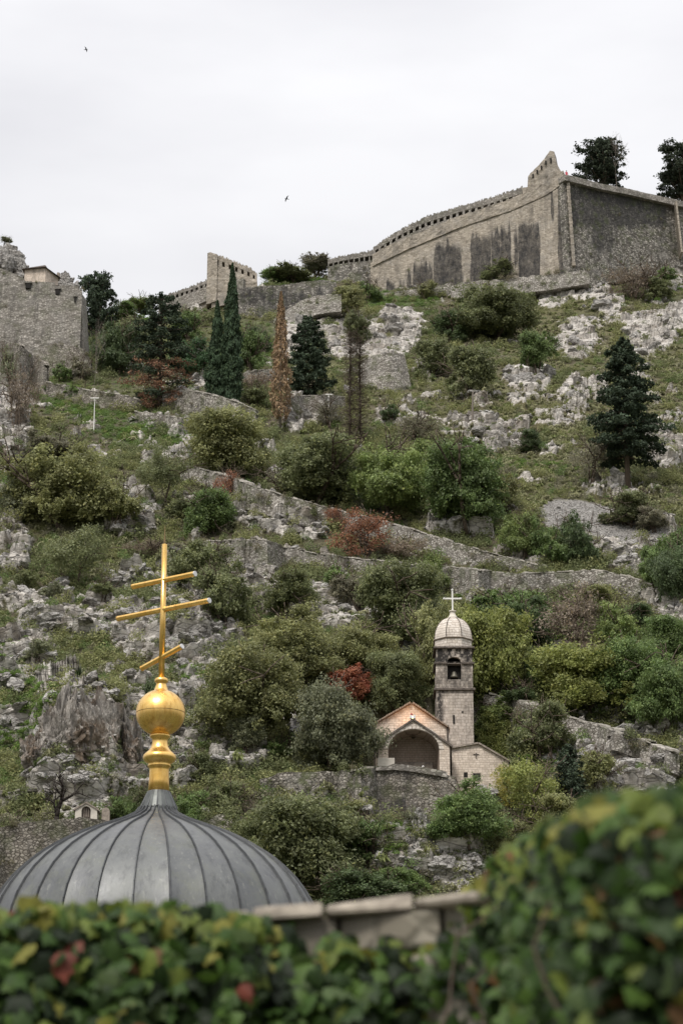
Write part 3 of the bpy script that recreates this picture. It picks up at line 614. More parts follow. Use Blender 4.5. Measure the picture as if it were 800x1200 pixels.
# zigzag path walls across the middle
wall('zigzag_wall', 'upper dry stone path wall crossing the middle of the slope from left to right', 'dry stone wall', [(212,544,563),(240,550,570),(280,563,586),(330,580,600),(380,594,614),(420,604,627),(460,614,638),(500,626,649),(540,638,661),(580,650,666),(612,657,670),(640,664,675)], 'dry', thick=1.2, rough=.2, topj=.2)
wall('zigzag_wall', 'lower dry stone path wall running behind the chapel cross', 'dry stone wall', [(228,636,664),(262,634,670),(306,632,672),(330,640,668),(370,648,668),(420,655,677),(470,660,686),(520,664,695),(560,668,699),(610,672,703),(660,670,698),(700,668,699),(740,676,704),(756,684,703)], 'dry', thick=1.2, rough=.2, topj=.25)
wall('zigzag_wall', 'dry stone path wall descending to the right beyond the chapel', 'dry stone wall', [(566,812,826),(600,819,834),(640,833,848),(680,845,860),(720,856,872),(760,871,888),(810,890,908)], 'dry', thick=1.6, rough=.2, topj=.25, nearer=.9, sink=.6)
wall('terrace_wall', 'mossy rubble terrace wall on the left of the chapel', 'terrace wall', [(304,912,930),(330,906,932),(380,905,934),(430,901,940),(440,899,944)], 'drydark', thick=1.2, rough=.3, topj=.2)
wall('terrace_wall', 'dim stone terrace wall just right of the neck of the lead dome', 'terrace wall', [(222,960,985),(250,957,990),(280,954,995)], 'drydark', thick=1.2, rough=.3, topj=.3)
wall('terrace_wall', 'long weathered terrace wall below the little white shrine', 'terrace wall', [(-30,975,1060),(0,970,1060),(40,962,1050),(90,958,1030),(130,962,1010),(175,968,990)], 'terracew', thick=1.5, rough=.15, topj=.15)
wall('low_wall', 'short stone wall above the path behind the chapel tower', 'dry stone wall', [(478,770,790),(495,776,800),(512,784,804)], 'drydark', thick=1, rough=.3)
wall('low_wall', 'short run of mossy stone wall in bushes right of the chapel', 'dry stone wall', [(556,828,838),(590,832,846),(620,842,858)], 'drydark', thick=1, rough=.3)

# ---- the bastion on the left
lb = group_wall('round_bastion', 'tall grey stone bastion at the left edge with a guardhouse on top', 'bastion', 50, 420, 372)
Yl = lambda x: 372 + 0.0004*(x-60)**2*0.4
adopt(lb, wall('wall', None, None, [(-60,318,415),(-20,320,412),(5,322,408),(28,330,408),(60,334,410),(86,336,412),(94,340,413)], 'fortgrey', parent=lb, Yfix=Yl, thick=8, batter=.09, rough=.2, topj=.5, sink=2, stain=[(40,44,345,372,.6),(0,90,372,405,.25)])[0],
      wall('side_wall', None, None, [(92,341,413),(95,346,415),(99,352,414)], 'fortgrey', parent=lb, Yfix=lambda x: Yl(x)+(x-92)*1.2, thick=6, batter=.09, sink=2, step=1.5)[0],
      wall('lower_wall', None, None, [(45,404,436),(70,405,444),(95,408,450),(106,424,452)], 'terracew', parent=lb, Yfix=lambda x: 366, thick=3, batter=.25, rough=.2, sink=3, topj=.5)[0],
      wall('parapet', None, None, [(-20,313,323),(2,315,325),(10,318,329),(28,326,334)], 'fortgrey', parent=lb, Yfix=lambda x: Yl(x)+.2, thick=1.0, batter=0, sink=0)[0],
      wall('parapet', None, None, [(38,330,336),(60,331,337),(64,331,337)], 'fortgrey', parent=lb, Yfix=lambda x: Yl(x)+.2, thick=1.0, batter=0, sink=0)[0],
      wall('parapet', None, None, [(72,333,338),(92,336,341)], 'fortgrey', parent=lb, Yfix=lambda x: Yl(x)+.2, thick=1.0, batter=0, sink=0)[0])
for x0, x1, y0, y1 in ((29,38,331,340),(64,72,338,347),(86,91,347,356)):
    b = W(x0+1.5, y1-1.5, 372.0); c = W(x1-1.5, y0+1.5, 372.0); mb = MB(); mb.box(b.x-0.2, c.x+0.2, b.y-.42, b.y+3, c.z, c.z+.3)
    me = mb.mesh('lintel', M['fortgrey']); fattr(me, 'stain', np.zeros(len(me.vertices))); em = link('lintel', me); adopt(lb, em)
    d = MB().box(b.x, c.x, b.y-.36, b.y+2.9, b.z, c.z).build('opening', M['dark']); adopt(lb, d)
# guardhouse on the bastion
gY = 376; b0 = W(28, 334, gY); b1 = W(66, 334, gY); zt = W(47, 314, gY).z; zb = b0.z - 1.5
gh = empty('guardhouse', (b0.x, gY, zb), label='small stone guardhouse with a low dark roof on top of the left bastion', cat='guardhouse')
wd = b1.x - b0.x; H = zt - zb; m = wd*0.66
mb = MB(); mb.add([(0,0.6,0),(m,0,0),(wd,2.6,0),(wd-1,5,0),(0.5,5,0),(0,0.6,H),(m,0,H),(wd,2.6,H*0.86),(wd-1,5,H),(0.5,5,H)], [(4,3,2,1,0),(5,6,7,8,9)]+[(i,(i+1)%5,(i+1)%5+5,i+5) for i in range(5)])
me = mb.mesh('wall', M['plasterstone'] if 'plasterstone' in M else M['ashlar']); fattr(me, 'stain', np.zeros(len(me.vertices))); link('wall', me, gh)
mb = MB(); mb.add([(-.5,.1,H*.98),(m,-.6,H*1.0),(wd+.6,2.4,H*.82),(wd-.7,5.6,H),(0,5.6,H),(wd*.3,1.2,H+.75),(m*.95,.7,H+.85),(wd*.72,2.6,H+.6),(wd*.4,3.6,H+.8)], [(4,3,2,1,0),(0,1,6,5),(1,2,7,6),(2,3,8,7),(3,4,8),(4,0,5,8),(5,6,7,8)])
mb.build('roof', M['roofdark'], gh)
MB().tube((wd*.55,2,H+.5),(wd*.55,2,H+1.3),.22,.2,8).build('chimney', M['trim'], gh); MB().tube((wd*.95,4.6,H-.3),(wd*.95,4.6,H+1.1),.3,.26,8).build('chimney', M['trim'], gh)
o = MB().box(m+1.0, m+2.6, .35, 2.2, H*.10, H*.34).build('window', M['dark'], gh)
# ================================================================ VEGETATION: prototypes
def rdir(rng, n):
    v = rng.normal(size=(n, 3)); return v / np.linalg.norm(v, axis=1)[:, None]
def leaves_mesh(name, C, Nrm, size, mat, rng, aspect=1.6, up=0.0, rnd=None):
    """one small lozenge-shaped face per leaf spray"""
    n = len(C); Nr = Nrm + rng.normal(size=(n, 3))*0.75; Nr /= np.linalg.norm(Nr, axis=1)[:, None]
    a = rng.normal(size=(n, 3)); a[:, 2] += up*3; U = np.cross(Nr, np.cross(a, Nr)); U /= np.linalg.norm(U, axis=1)[:, None]+1e-9
    Wd = np.cross(Nr, U); s = (size*rng.uniform(0.6, 1.35, n))[:, None]
    P = np.stack([C - U*s*aspect*0.5, C + Wd*s*0.5 + Nr*s*0.12, C + U*s*aspect*0.5, C - Wd*s*0.5 + Nr*s*0.12], 1)
    V = P.reshape(-1, 3); F = np.arange(4*n).reshape(n, 4)
    me = mesh_np(name, V, F, [mat]); r = rng.uniform(0, 1, n) if rnd is None else np.clip(rnd + rng.normal(size=n)*0.15, 0, 1)
    fattr(me, 'rnd', np.repeat(r, 4)); return me
def clumps(rng, lobes, per, ncl, leaf, spread=0.34, flat=0.75, bottom=-0.85):
    """leaf positions: sprays gathered in clumps near the surface of a few lobes"""
    C = []; Nn = []; Rr = []
    w_ = np.array([l[3]**2 for l in lobes]); cnt = np.maximum(3, (ncl*w_/w_.sum()).astype(int))
    for (x, y, z, r, rz), k in zip(lobes, cnt):
        d = rdir(rng, k*2); d = d[d[:, 2] > bottom][:k]; k2 = len(d)
        rad = (rng.uniform(0.6, 1.06, k2) + (rng.random(k2) < .12)*rng.uniform(.1, .4, k2))[:, None]; cc = np.array([x, y, z]) + d*rad*np.array([r, r, rz])
        tone = rng.uniform(0, 1, k2)
        for c0, dd, tn in zip(cc, d, tone):
            sp = spread*rng.uniform(0.6, 1.4)*max(r, .6)**0.5; m = int(per*rng.uniform(0.6, 1.4)); q = rng.normal(size=(m, 3))*sp*np.array([0.55, 0.55, 0.55*flat])
            C.append(c0 + q); Nn.append(np.tile(dd*0.8 + np.array([0, 0, 0.5]), (m, 1))); Rr.append(np.full(m, tn))
    return np.concatenate(C), np.concatenate(Nn), np.concatenate(Rr)
def branches(rng, base, top, r0, depth, spread=0.6, kids=3, droop=0.0):
    """tapered limbs; returns segments and the tips"""
    seg = []; tips = []
    def grow(p, d, L, r, k):
        n = 3; q = p
        for i in range(n):
            d = (d + Vector(rng.normal(size=3))*0.13 + Vector((0, 0, -droop*0.1))).normalized(); q2 = q + d*(L/n); seg.append((q, q2, r*(1-0.3*i/n), r*(1-0.3*(i+1)/n))); q = q2
            if k > 0 and i < n-1 and rng.random() < 0.45:
                e = (d + Vector(rng.normal(size=3))*spread).normalized(); grow(q, e, L*0.55, r*0.45, k-1)
        if k == 0: tips.append(q); return
        for j in range(kids):
            e = (d + Vector(rng.normal(size=3))*spread).normalized(); grow(q, e, L*0.72, r*0.55, k-1)
    v = Vector(top) - Vector(base); grow(Vector(base), v.normalized(), v.length, r0, depth); return seg, tips
def limb_mesh(name, seg, mat, n=5):
    mb = MB()
    for a, b, ra, rb in seg:
        if (b-a).length > 1e-4: mb.tube(a, b, max(ra, .012), max(rb, .01), n)
    return mb.mesh(name, mat, True)
PROTO = {}
def proto_bush(key, seed, wdt, hgt, ncl, per, leaf, lift=0.0, trunk=None, spread=0.34, nl=9, flat=.8):
    rng = np.random.default_rng(seed); lobes = [(rng.uniform(-.08,.08)*wdt, 0, hgt*.45+lift, wdt*.30, hgt*.38)]
    for i in range(nl):
        a = 2*math.pi*(i/nl) + rng.uniform(-.4, .4); q = rng.uniform(.14, .40)*wdt
        lobes.append((q*math.cos(a), q*math.sin(a), lift + hgt*rng.uniform(.12, .80), wdt*rng.uniform(.10, .26), hgt*rng.uniform(.11, .27)))
    C, Nn, Rr = clumps(rng, lobes, per, ncl, leaf, spread, flat)
    k = C[:, 2] > -.3 + lift*0.5; C, Nn, Rr = C[k], Nn[k], Rr[k]
    me = leaves_mesh(key, C, Nn, leaf, M['leaf'], rng, rnd=Rr)
    sg = []
    nb = 1 if trunk else 4
    for i in range(nb):
        tp = (rng.uniform(-.12,.12)*wdt, rng.uniform(-.12,.12)*wdt, (lift + hgt*.42))
        s_, _ = branches(rng, (rng.uniform(-.1,.1)*wdt if not trunk else 0, rng.uniform(-.1,.1)*wdt if not trunk else 0, -.6), tp, trunk or wdt*.022, 2, .65, 3); sg += s_
    PROTO[key] = dict(crown=me, wood=limb_mesh(key+'_wood', sg, M['bark']), w=wdt, h=hgt+lift, seed=seed)
for i in range(4): proto_bush('bush%d' % i, 10+i, 5.0, 4.3, 300, 52, .125, spread=.33, nl=8)
for i in range(3): proto_bush('small%d' % i, 30+i, 2.2, 1.8, 80, 40, .09, spread=.24, nl=5)
for i in range(4): proto_bush('tree%d' % i, 50+i, 8.0, 6.6, 620, 62, .15, lift=.55, trunk=.2, spread=.42, nl=18)
for i in range(2): proto_bush('airy%d' % i, 70+i, 6.0, 5.2, 190, 40, .12, lift=.8, trunk=.14, spread=.40, nl=9)
for i in range(2): proto_bush('twiggy%d' % i, 80+i, 4.0, 3.6, 140, 26, .09, spread=.38, nl=7)
def proto_conifer(key, seed, H, Rm, z0, nb=70, per=46, leaf=.26, shape=.75, droop=.15, dead=None, flat=.35, irr=.25, trunk=.28):
    rng = np.random.default_rng(seed); C = []; Nn = []; Rr = []; DC = []; sg = []
    sg.append((Vector((0,0,-1)), Vector((0,0,H*.55)), trunk, trunk*.6)); sg.append((Vector((0,0,H*.55)), Vector((0.1,0,H*.97)), trunk*.6, .04))
    for i in range(nb):
        f = (i+.5)/nb; z = z0 + (H-z0)*f; prof = (1-f)**shape * (0.55+0.45*min(1, f*6)); L = Rm*prof*rng.uniform(1-irr, 1+irr)+.25
        az = i*2.399 + rng.uniform(-.5, .5); d = Vector((math.cos(az), math.sin(az), -droop + .25*f)); p0 = Vector((0,0,z)); p1 = p0 + d*L
        sg.append((p0, p1, .05+.02*L, .015)); isdead = dead is not None and z < dead and rng.random() < .85
        m = int(per*(.35+prof)); t = rng.uniform(.18, 1.05, m)**.7; side = rng.normal(size=m)*.17*L*(1.1-t*.6)+rng.normal(size=m)*.12
        px = np.array(p0)[None] + np.array(d)[None]*(t*L)[:, None]; sv = np.array([-d.y, d.x, 0]); q = px + sv*side[:, None]; q[:, 2] += rng.normal(size=m)*flat*.5 - .1
        (DC if isdead else C).append(q)
        if not isdead: Nn.append(np.tile([0, 0, 1.0], (m, 1)) + np.array(d)*.4); Rr.append(np.full(m, rng.uniform(.1, .9)))
    C = np.concatenate(C); me = leaves_mesh(key, C, np.concatenate(Nn), leaf, M['needle'], rng, aspect=1.9, rnd=np.concatenate(Rr))
    P = dict(crown=me, wood=limb_mesh(key+'_wood', sg, M['bark']), w=2*Rm, h=H, seed=seed)
    if DC:
        DC = np.concatenate(DC); keep = rng.random(len(DC)) < .55; DC = DC[keep]; P['dead'] = leaves_mesh(key+'_dead', DC, np.tile([0, 0, .6], (len(DC), 1)), leaf*.7, M['needle'], rng, aspect=2.4)
    PROTO[key] = P
proto_conifer('cedar', 101, 20, 5.2, 3.9, nb=110, per=230, leaf=.25, shape=.55, irr=.45, trunk=.42)
proto_conifer('darkfir', 102, 13, 3.6, .2, nb=100, per=170, leaf=.22, shape=.42, irr=.25)
proto_conifer('halfdead', 103, 17, 4.6, .6, nb=100, per=150, leaf=.22, shape=.38, dead=7.6, irr=.3)
proto_conifer('smallfir', 104, 7, 2.4, .2, nb=70, per=100, leaf=.17, shape=.7, irr=.3)
def proto_cypress(key, seed, H, Rm, n, leaf, z0=0, sparse=1.0):
    rng = np.random.default_rng(seed); f = rng.random(n)**.9; z = z0 + (H-z0)*f
    prof = np.where(f < .3, .78+.73*f, ((1-f)/.7)**.72); a = rng.uniform(0, 2*math.pi, n)
    lump = 1 + .42*(vnoise(a*1.6+9, z*.9, seed)-.5)*2 + .30*(vnoise(a*4, z*2.6, seed+1)-.5)*2
    r = Rm*prof*lump*np.sqrt(rng.uniform(.45, 1.0, n)); C = np.stack([r*np.cos(a), r*np.sin(a), z], -1); Nn = np.stack([np.cos(a), np.sin(a), np.full(n, .25)], -1)
    tone = vnoise(a*3, z*1.8, seed+4)
    me = leaves_mesh(key, C, Nn, leaf, M['needle'], rng, aspect=2.6, up=1.0, rnd=tone)
    PROTO[key] = dict(crown=me, wood=limb_mesh(key+'_wood', [(Vector((0,0,-1)), Vector((0,0,H*.9)), .2, .03)], M['barkgrey']), w=2*Rm, h=H, seed=seed)
proto_cypress('cypress0', 111, 21, 1.6, 20000, .17); proto_cypress('cypress1', 112, 15.5, 1.6, 15000, .17)
proto_cypress('deadcypress', 113, 20.5, 1.3, 9000, .13, z0=2.2)
def proto_pine(key, seed, H, Rm, n):
    rng = np.random.default_rng(seed); lobes = []
    for i in range(n):
        a = rng.uniform(0, 6.28); q = Rm*rng.uniform(.0, .78); z = H*rng.uniform(.16, .88); k = math.sqrt(max(.1, 1-((z/H-.5)/.52)**2)); lobes.append((q*k*math.cos(a), q*k*math.sin(a), z, Rm*rng.uniform(.24, .36), Rm*rng.uniform(.18, .28)))
    C, Nn, Rr = clumps(rng, lobes, 40, 480, .3, .38, .6, -.9)
    sg = [(Vector((0,0,-1.5)), Vector((0,0,H*.5)), .4, .25)]
    for l in lobes: sg.append((Vector((0,0,max(.3, l[2]-H*.25))), Vector(l[:3]), .12, .03))
    PROTO[key] = dict(crown=leaves_mesh(key, C, Nn, .24, M['needle'], rng, rnd=Rr), wood=limb_mesh(key+'_wood', sg, M['bark']), w=2*Rm, h=H, seed=seed)
proto_pine('pine0', 121, 10.5, 4.6, 46); proto_pine('pine1', 122, 12.5, 4.8, 40)
def proto_bare(key, seed, H, r0, depth=4, spread=.55, kids=3, wdt=4, mat='bark', up=.4, droop=0):
    rng = np.random.default_rng(seed); sg, tips = branches(rng, (0,0,-.6), (rng.uniform(-.3,.3), 0, H*up), r0, depth, spread, kids, droop)
    zs = max(max(a.z, b.z) for a, b, _, _ in sg); k = H/zs; sg = [(Vector((a.x*wdt/4, a.y*wdt/4, a.z*k if a.z > 0 else a.z)), Vector((b.x*wdt/4, b.y*wdt/4, b.z*k if b.z > 0 else b.z)), ra, rb) for a, b, ra, rb in sg]
    xs_ = [abs(b.x) for _, b, _, _ in sg]
    PROTO[key] = dict(crown=None, wood=limb_mesh(key+'_wood', sg, M[mat], 4), w=2*max(xs_), h=H, seed=seed, tips=tips)
proto_bare('bare2', 135, 4.6, .34, 3, .75, 3, 4, 'barkdark', .42); proto_bare('bare0', 131, 6.5, .22, 4, .7, 3, 4); proto_bare('bare1', 133, 6.0, .12, 4, .5, 3, 4, 'barkgrey', .35)
def proto_pole_tree(key, seed, H):
    """tall dead trunk wrapped in short dense twigs"""
    rng = np.random.default_rng(seed); sg = []
    for sx in (-.75, .8):
        h = H*(1 if sx < 0 else .93); sg.append((Vector((sx,0,-1)), Vector((sx*.9,0,h*.6)), .20, .14)); sg.append((Vector((sx*.9,0,h*.6)), Vector((sx*.8,0.1,h)), .17, .03))
        for i in range(520):
            z = h*rng.uniform(.08, 1.0); a = rng.uniform(0, 6.28); L = rng.uniform(.5, 1.6)*(1.15-z/h*.5); p = Vector((sx*.85, 0, z)); q = p + Vector((math.cos(a)*L, math.sin(a)*L, rng.uniform(-.1, .6)))
            sg.append((p, q, .034, .018)); sg.append((q, q + Vector(rng.normal(size=3))*.5, .02, .014)); sg.append((p.lerp(q, .6), p.lerp(q, .6) + Vector(rng.normal(size=3))*.45, .014, .01))
    PROTO[key] = dict(crown=None, wood=limb_mesh(key+'_wood', sg, M['bark'], 3), w=3.6, h=H, seed=seed)
proto_pole_tree('pole', 141, 19)

# ================================================================ TREES AND BUSHES: x, y of the foot, height and width in the photograph
C_ = dict(OL=(0.263,0.274,0.123), OD=(0.190,0.213,0.101), DG=(0.112,0.157,0.069), MG=(0.162,0.230,0.081), BG=(.225,.285,.100), YG=(0.302,0.336,0.106), YL=(.40,.37,.10), GG=(0.230,0.246,0.151), BR=(0.280,0.230,0.179), GB=(0.241,0.230,0.162), RU=(.34,.17,.105), RD=(.38,.145,.085), FIR=(.058,.080,.052), CYP=(.058,.090,.052), DEAD=(.33,.235,.150), PINE=(.060,.076,.052), IVY=(.085,.16,.07))
used = {}
def plant(kind, x, y, h, wd, col, label, cat='bush', name=None, group=None, dead=None, rz=None, Y=None):
    p = G(x, y) if Y is None else W(x, y, Y); P = PROTO[kind]; dist = (p - CAM).length; k = dist/FPX*1.0
    sc_h = h*k*1.03/P['h']; sc_w = wd*k/P['w']/0.93
    e = empty(name or ('tree' if kind[:4] in ('tree', 'airy', 'bare') else 'bush'), p, rz if rz is not None else random.Random(x*31+y).uniform(0, 6.28), label, cat, group); e.scale = (sc_w, sc_w, sc_h)
    if cat == 'bush' or kind[:4] in ('tree', 'airy'):
        rr = random.Random(x+y*3); e.rotation_euler.x = rr.uniform(-.14, .14); e.rotation_euler.y = rr.uniform(-.14, .14)
    rd = random.Random(x*7+y*13); f = rd.uniform(.88, 1.14)
    if P['crown']:
        c = link('crown' if cat == 'tree' or 'tree' in (name or '') else 'foliage', P['crown'], e); c.color = (*[v*f for v in C_[col]], 1)
    if P.get('dead'):
        c = link('dead_branches', P['dead'], e); c.color = (.26, .15, .10, 1); c['label'] = 'rusty brown dead lower branches'
    link('trunk' if cat == 'tree' else 'stems', P['wood'], e)
    return e
rk = random.Random(5)
def pick(s): return s + str(rk.randrange(dict(bush=4, small=3, tree=4, airy=2, twiggy=2)[s]))
# tall single trees
plant('pine0', 707, 224, 68, 66, 'PINE', 'round dark pine with bare pale twigs on its right, standing on the fortress crest', 'tree', 'pine_tree', Y=436)
plant('pine1', 800, 240, 84, 66, 'PINE', 'dark pine cut by the right edge of the photo behind the fortress wall', 'tree', 'pine_tree', Y=446)
plant('bare1', 722, 216, 62, 34, 'BR', 'bare pale leafless tree tangled in the round pine on the crest', 'tree', 'bare_tree', Y=433)
plant('cedar', 735, 570, 178, 84, 'FIR', 'large dark conifer with a bare pale trunk foot on the grassy slope at right', 'tree', 'conifer_tree', rz=.4)
plant('darkfir', 361, 468, 100, 52, 'FIR', 'dense dark conifer right of the dead brown cypress', 'tree', 'conifer_tree', rz=1)
plant('halfdead', 187, 482, 142, 74, 'FIR', 'half dead conifer, dark green above and rusty brown below, left of the cypresses', 'tree', 'conifer_tree', rz=2)
plant('cypress0', 270, 482, 182, 23, 'CYP', 'taller right one of the twin dark green cypresses', 'tree', 'cypress_tree', rz=0)
plant('cypress1', 253, 481, 134, 23, 'CYP', 'shorter left one of the twin dark green cypresses', 'tree', 'cypress_tree', rz=1)
plant('deadcypress', 328, 508, 174, 22, 'DEAD', 'dead brown cypress, slim spire of dry needles on a pale stem', 'tree', 'cypress_tree')
plant('pole', 416, 524, 142, 28, 'BR', 'tall dead twin trunk wrapped in fine brown twigs', 'tree', 'bare_tree', rz=.1)
PROTO['tallfir'] = PROTO['pine1']
plant('pine0', 114, 396, 84, 48, 'FIR', 'dark tufted conifer on a long thin trunk beside the left bastion', 'tree', 'conifer_tree', rz=2.2)
plant('bare1', 108, 472, 110, 24, 'BR', 'thin leaning leafless trunk under the dark tufted conifer by the bastion', 'tree', 'bare_tree', rz=.7)
plant('bare1', 7, 290, 14, 20, 'BR', 'tiny wind bent tree on the rock at the top left corner', 'tree', 'bare_tree', Y=388)
plant('small0', 7, 284, 7, 15, 'GG', 'tuft of thin leaves on the rock at the top left corner', 'bush', Y=388)
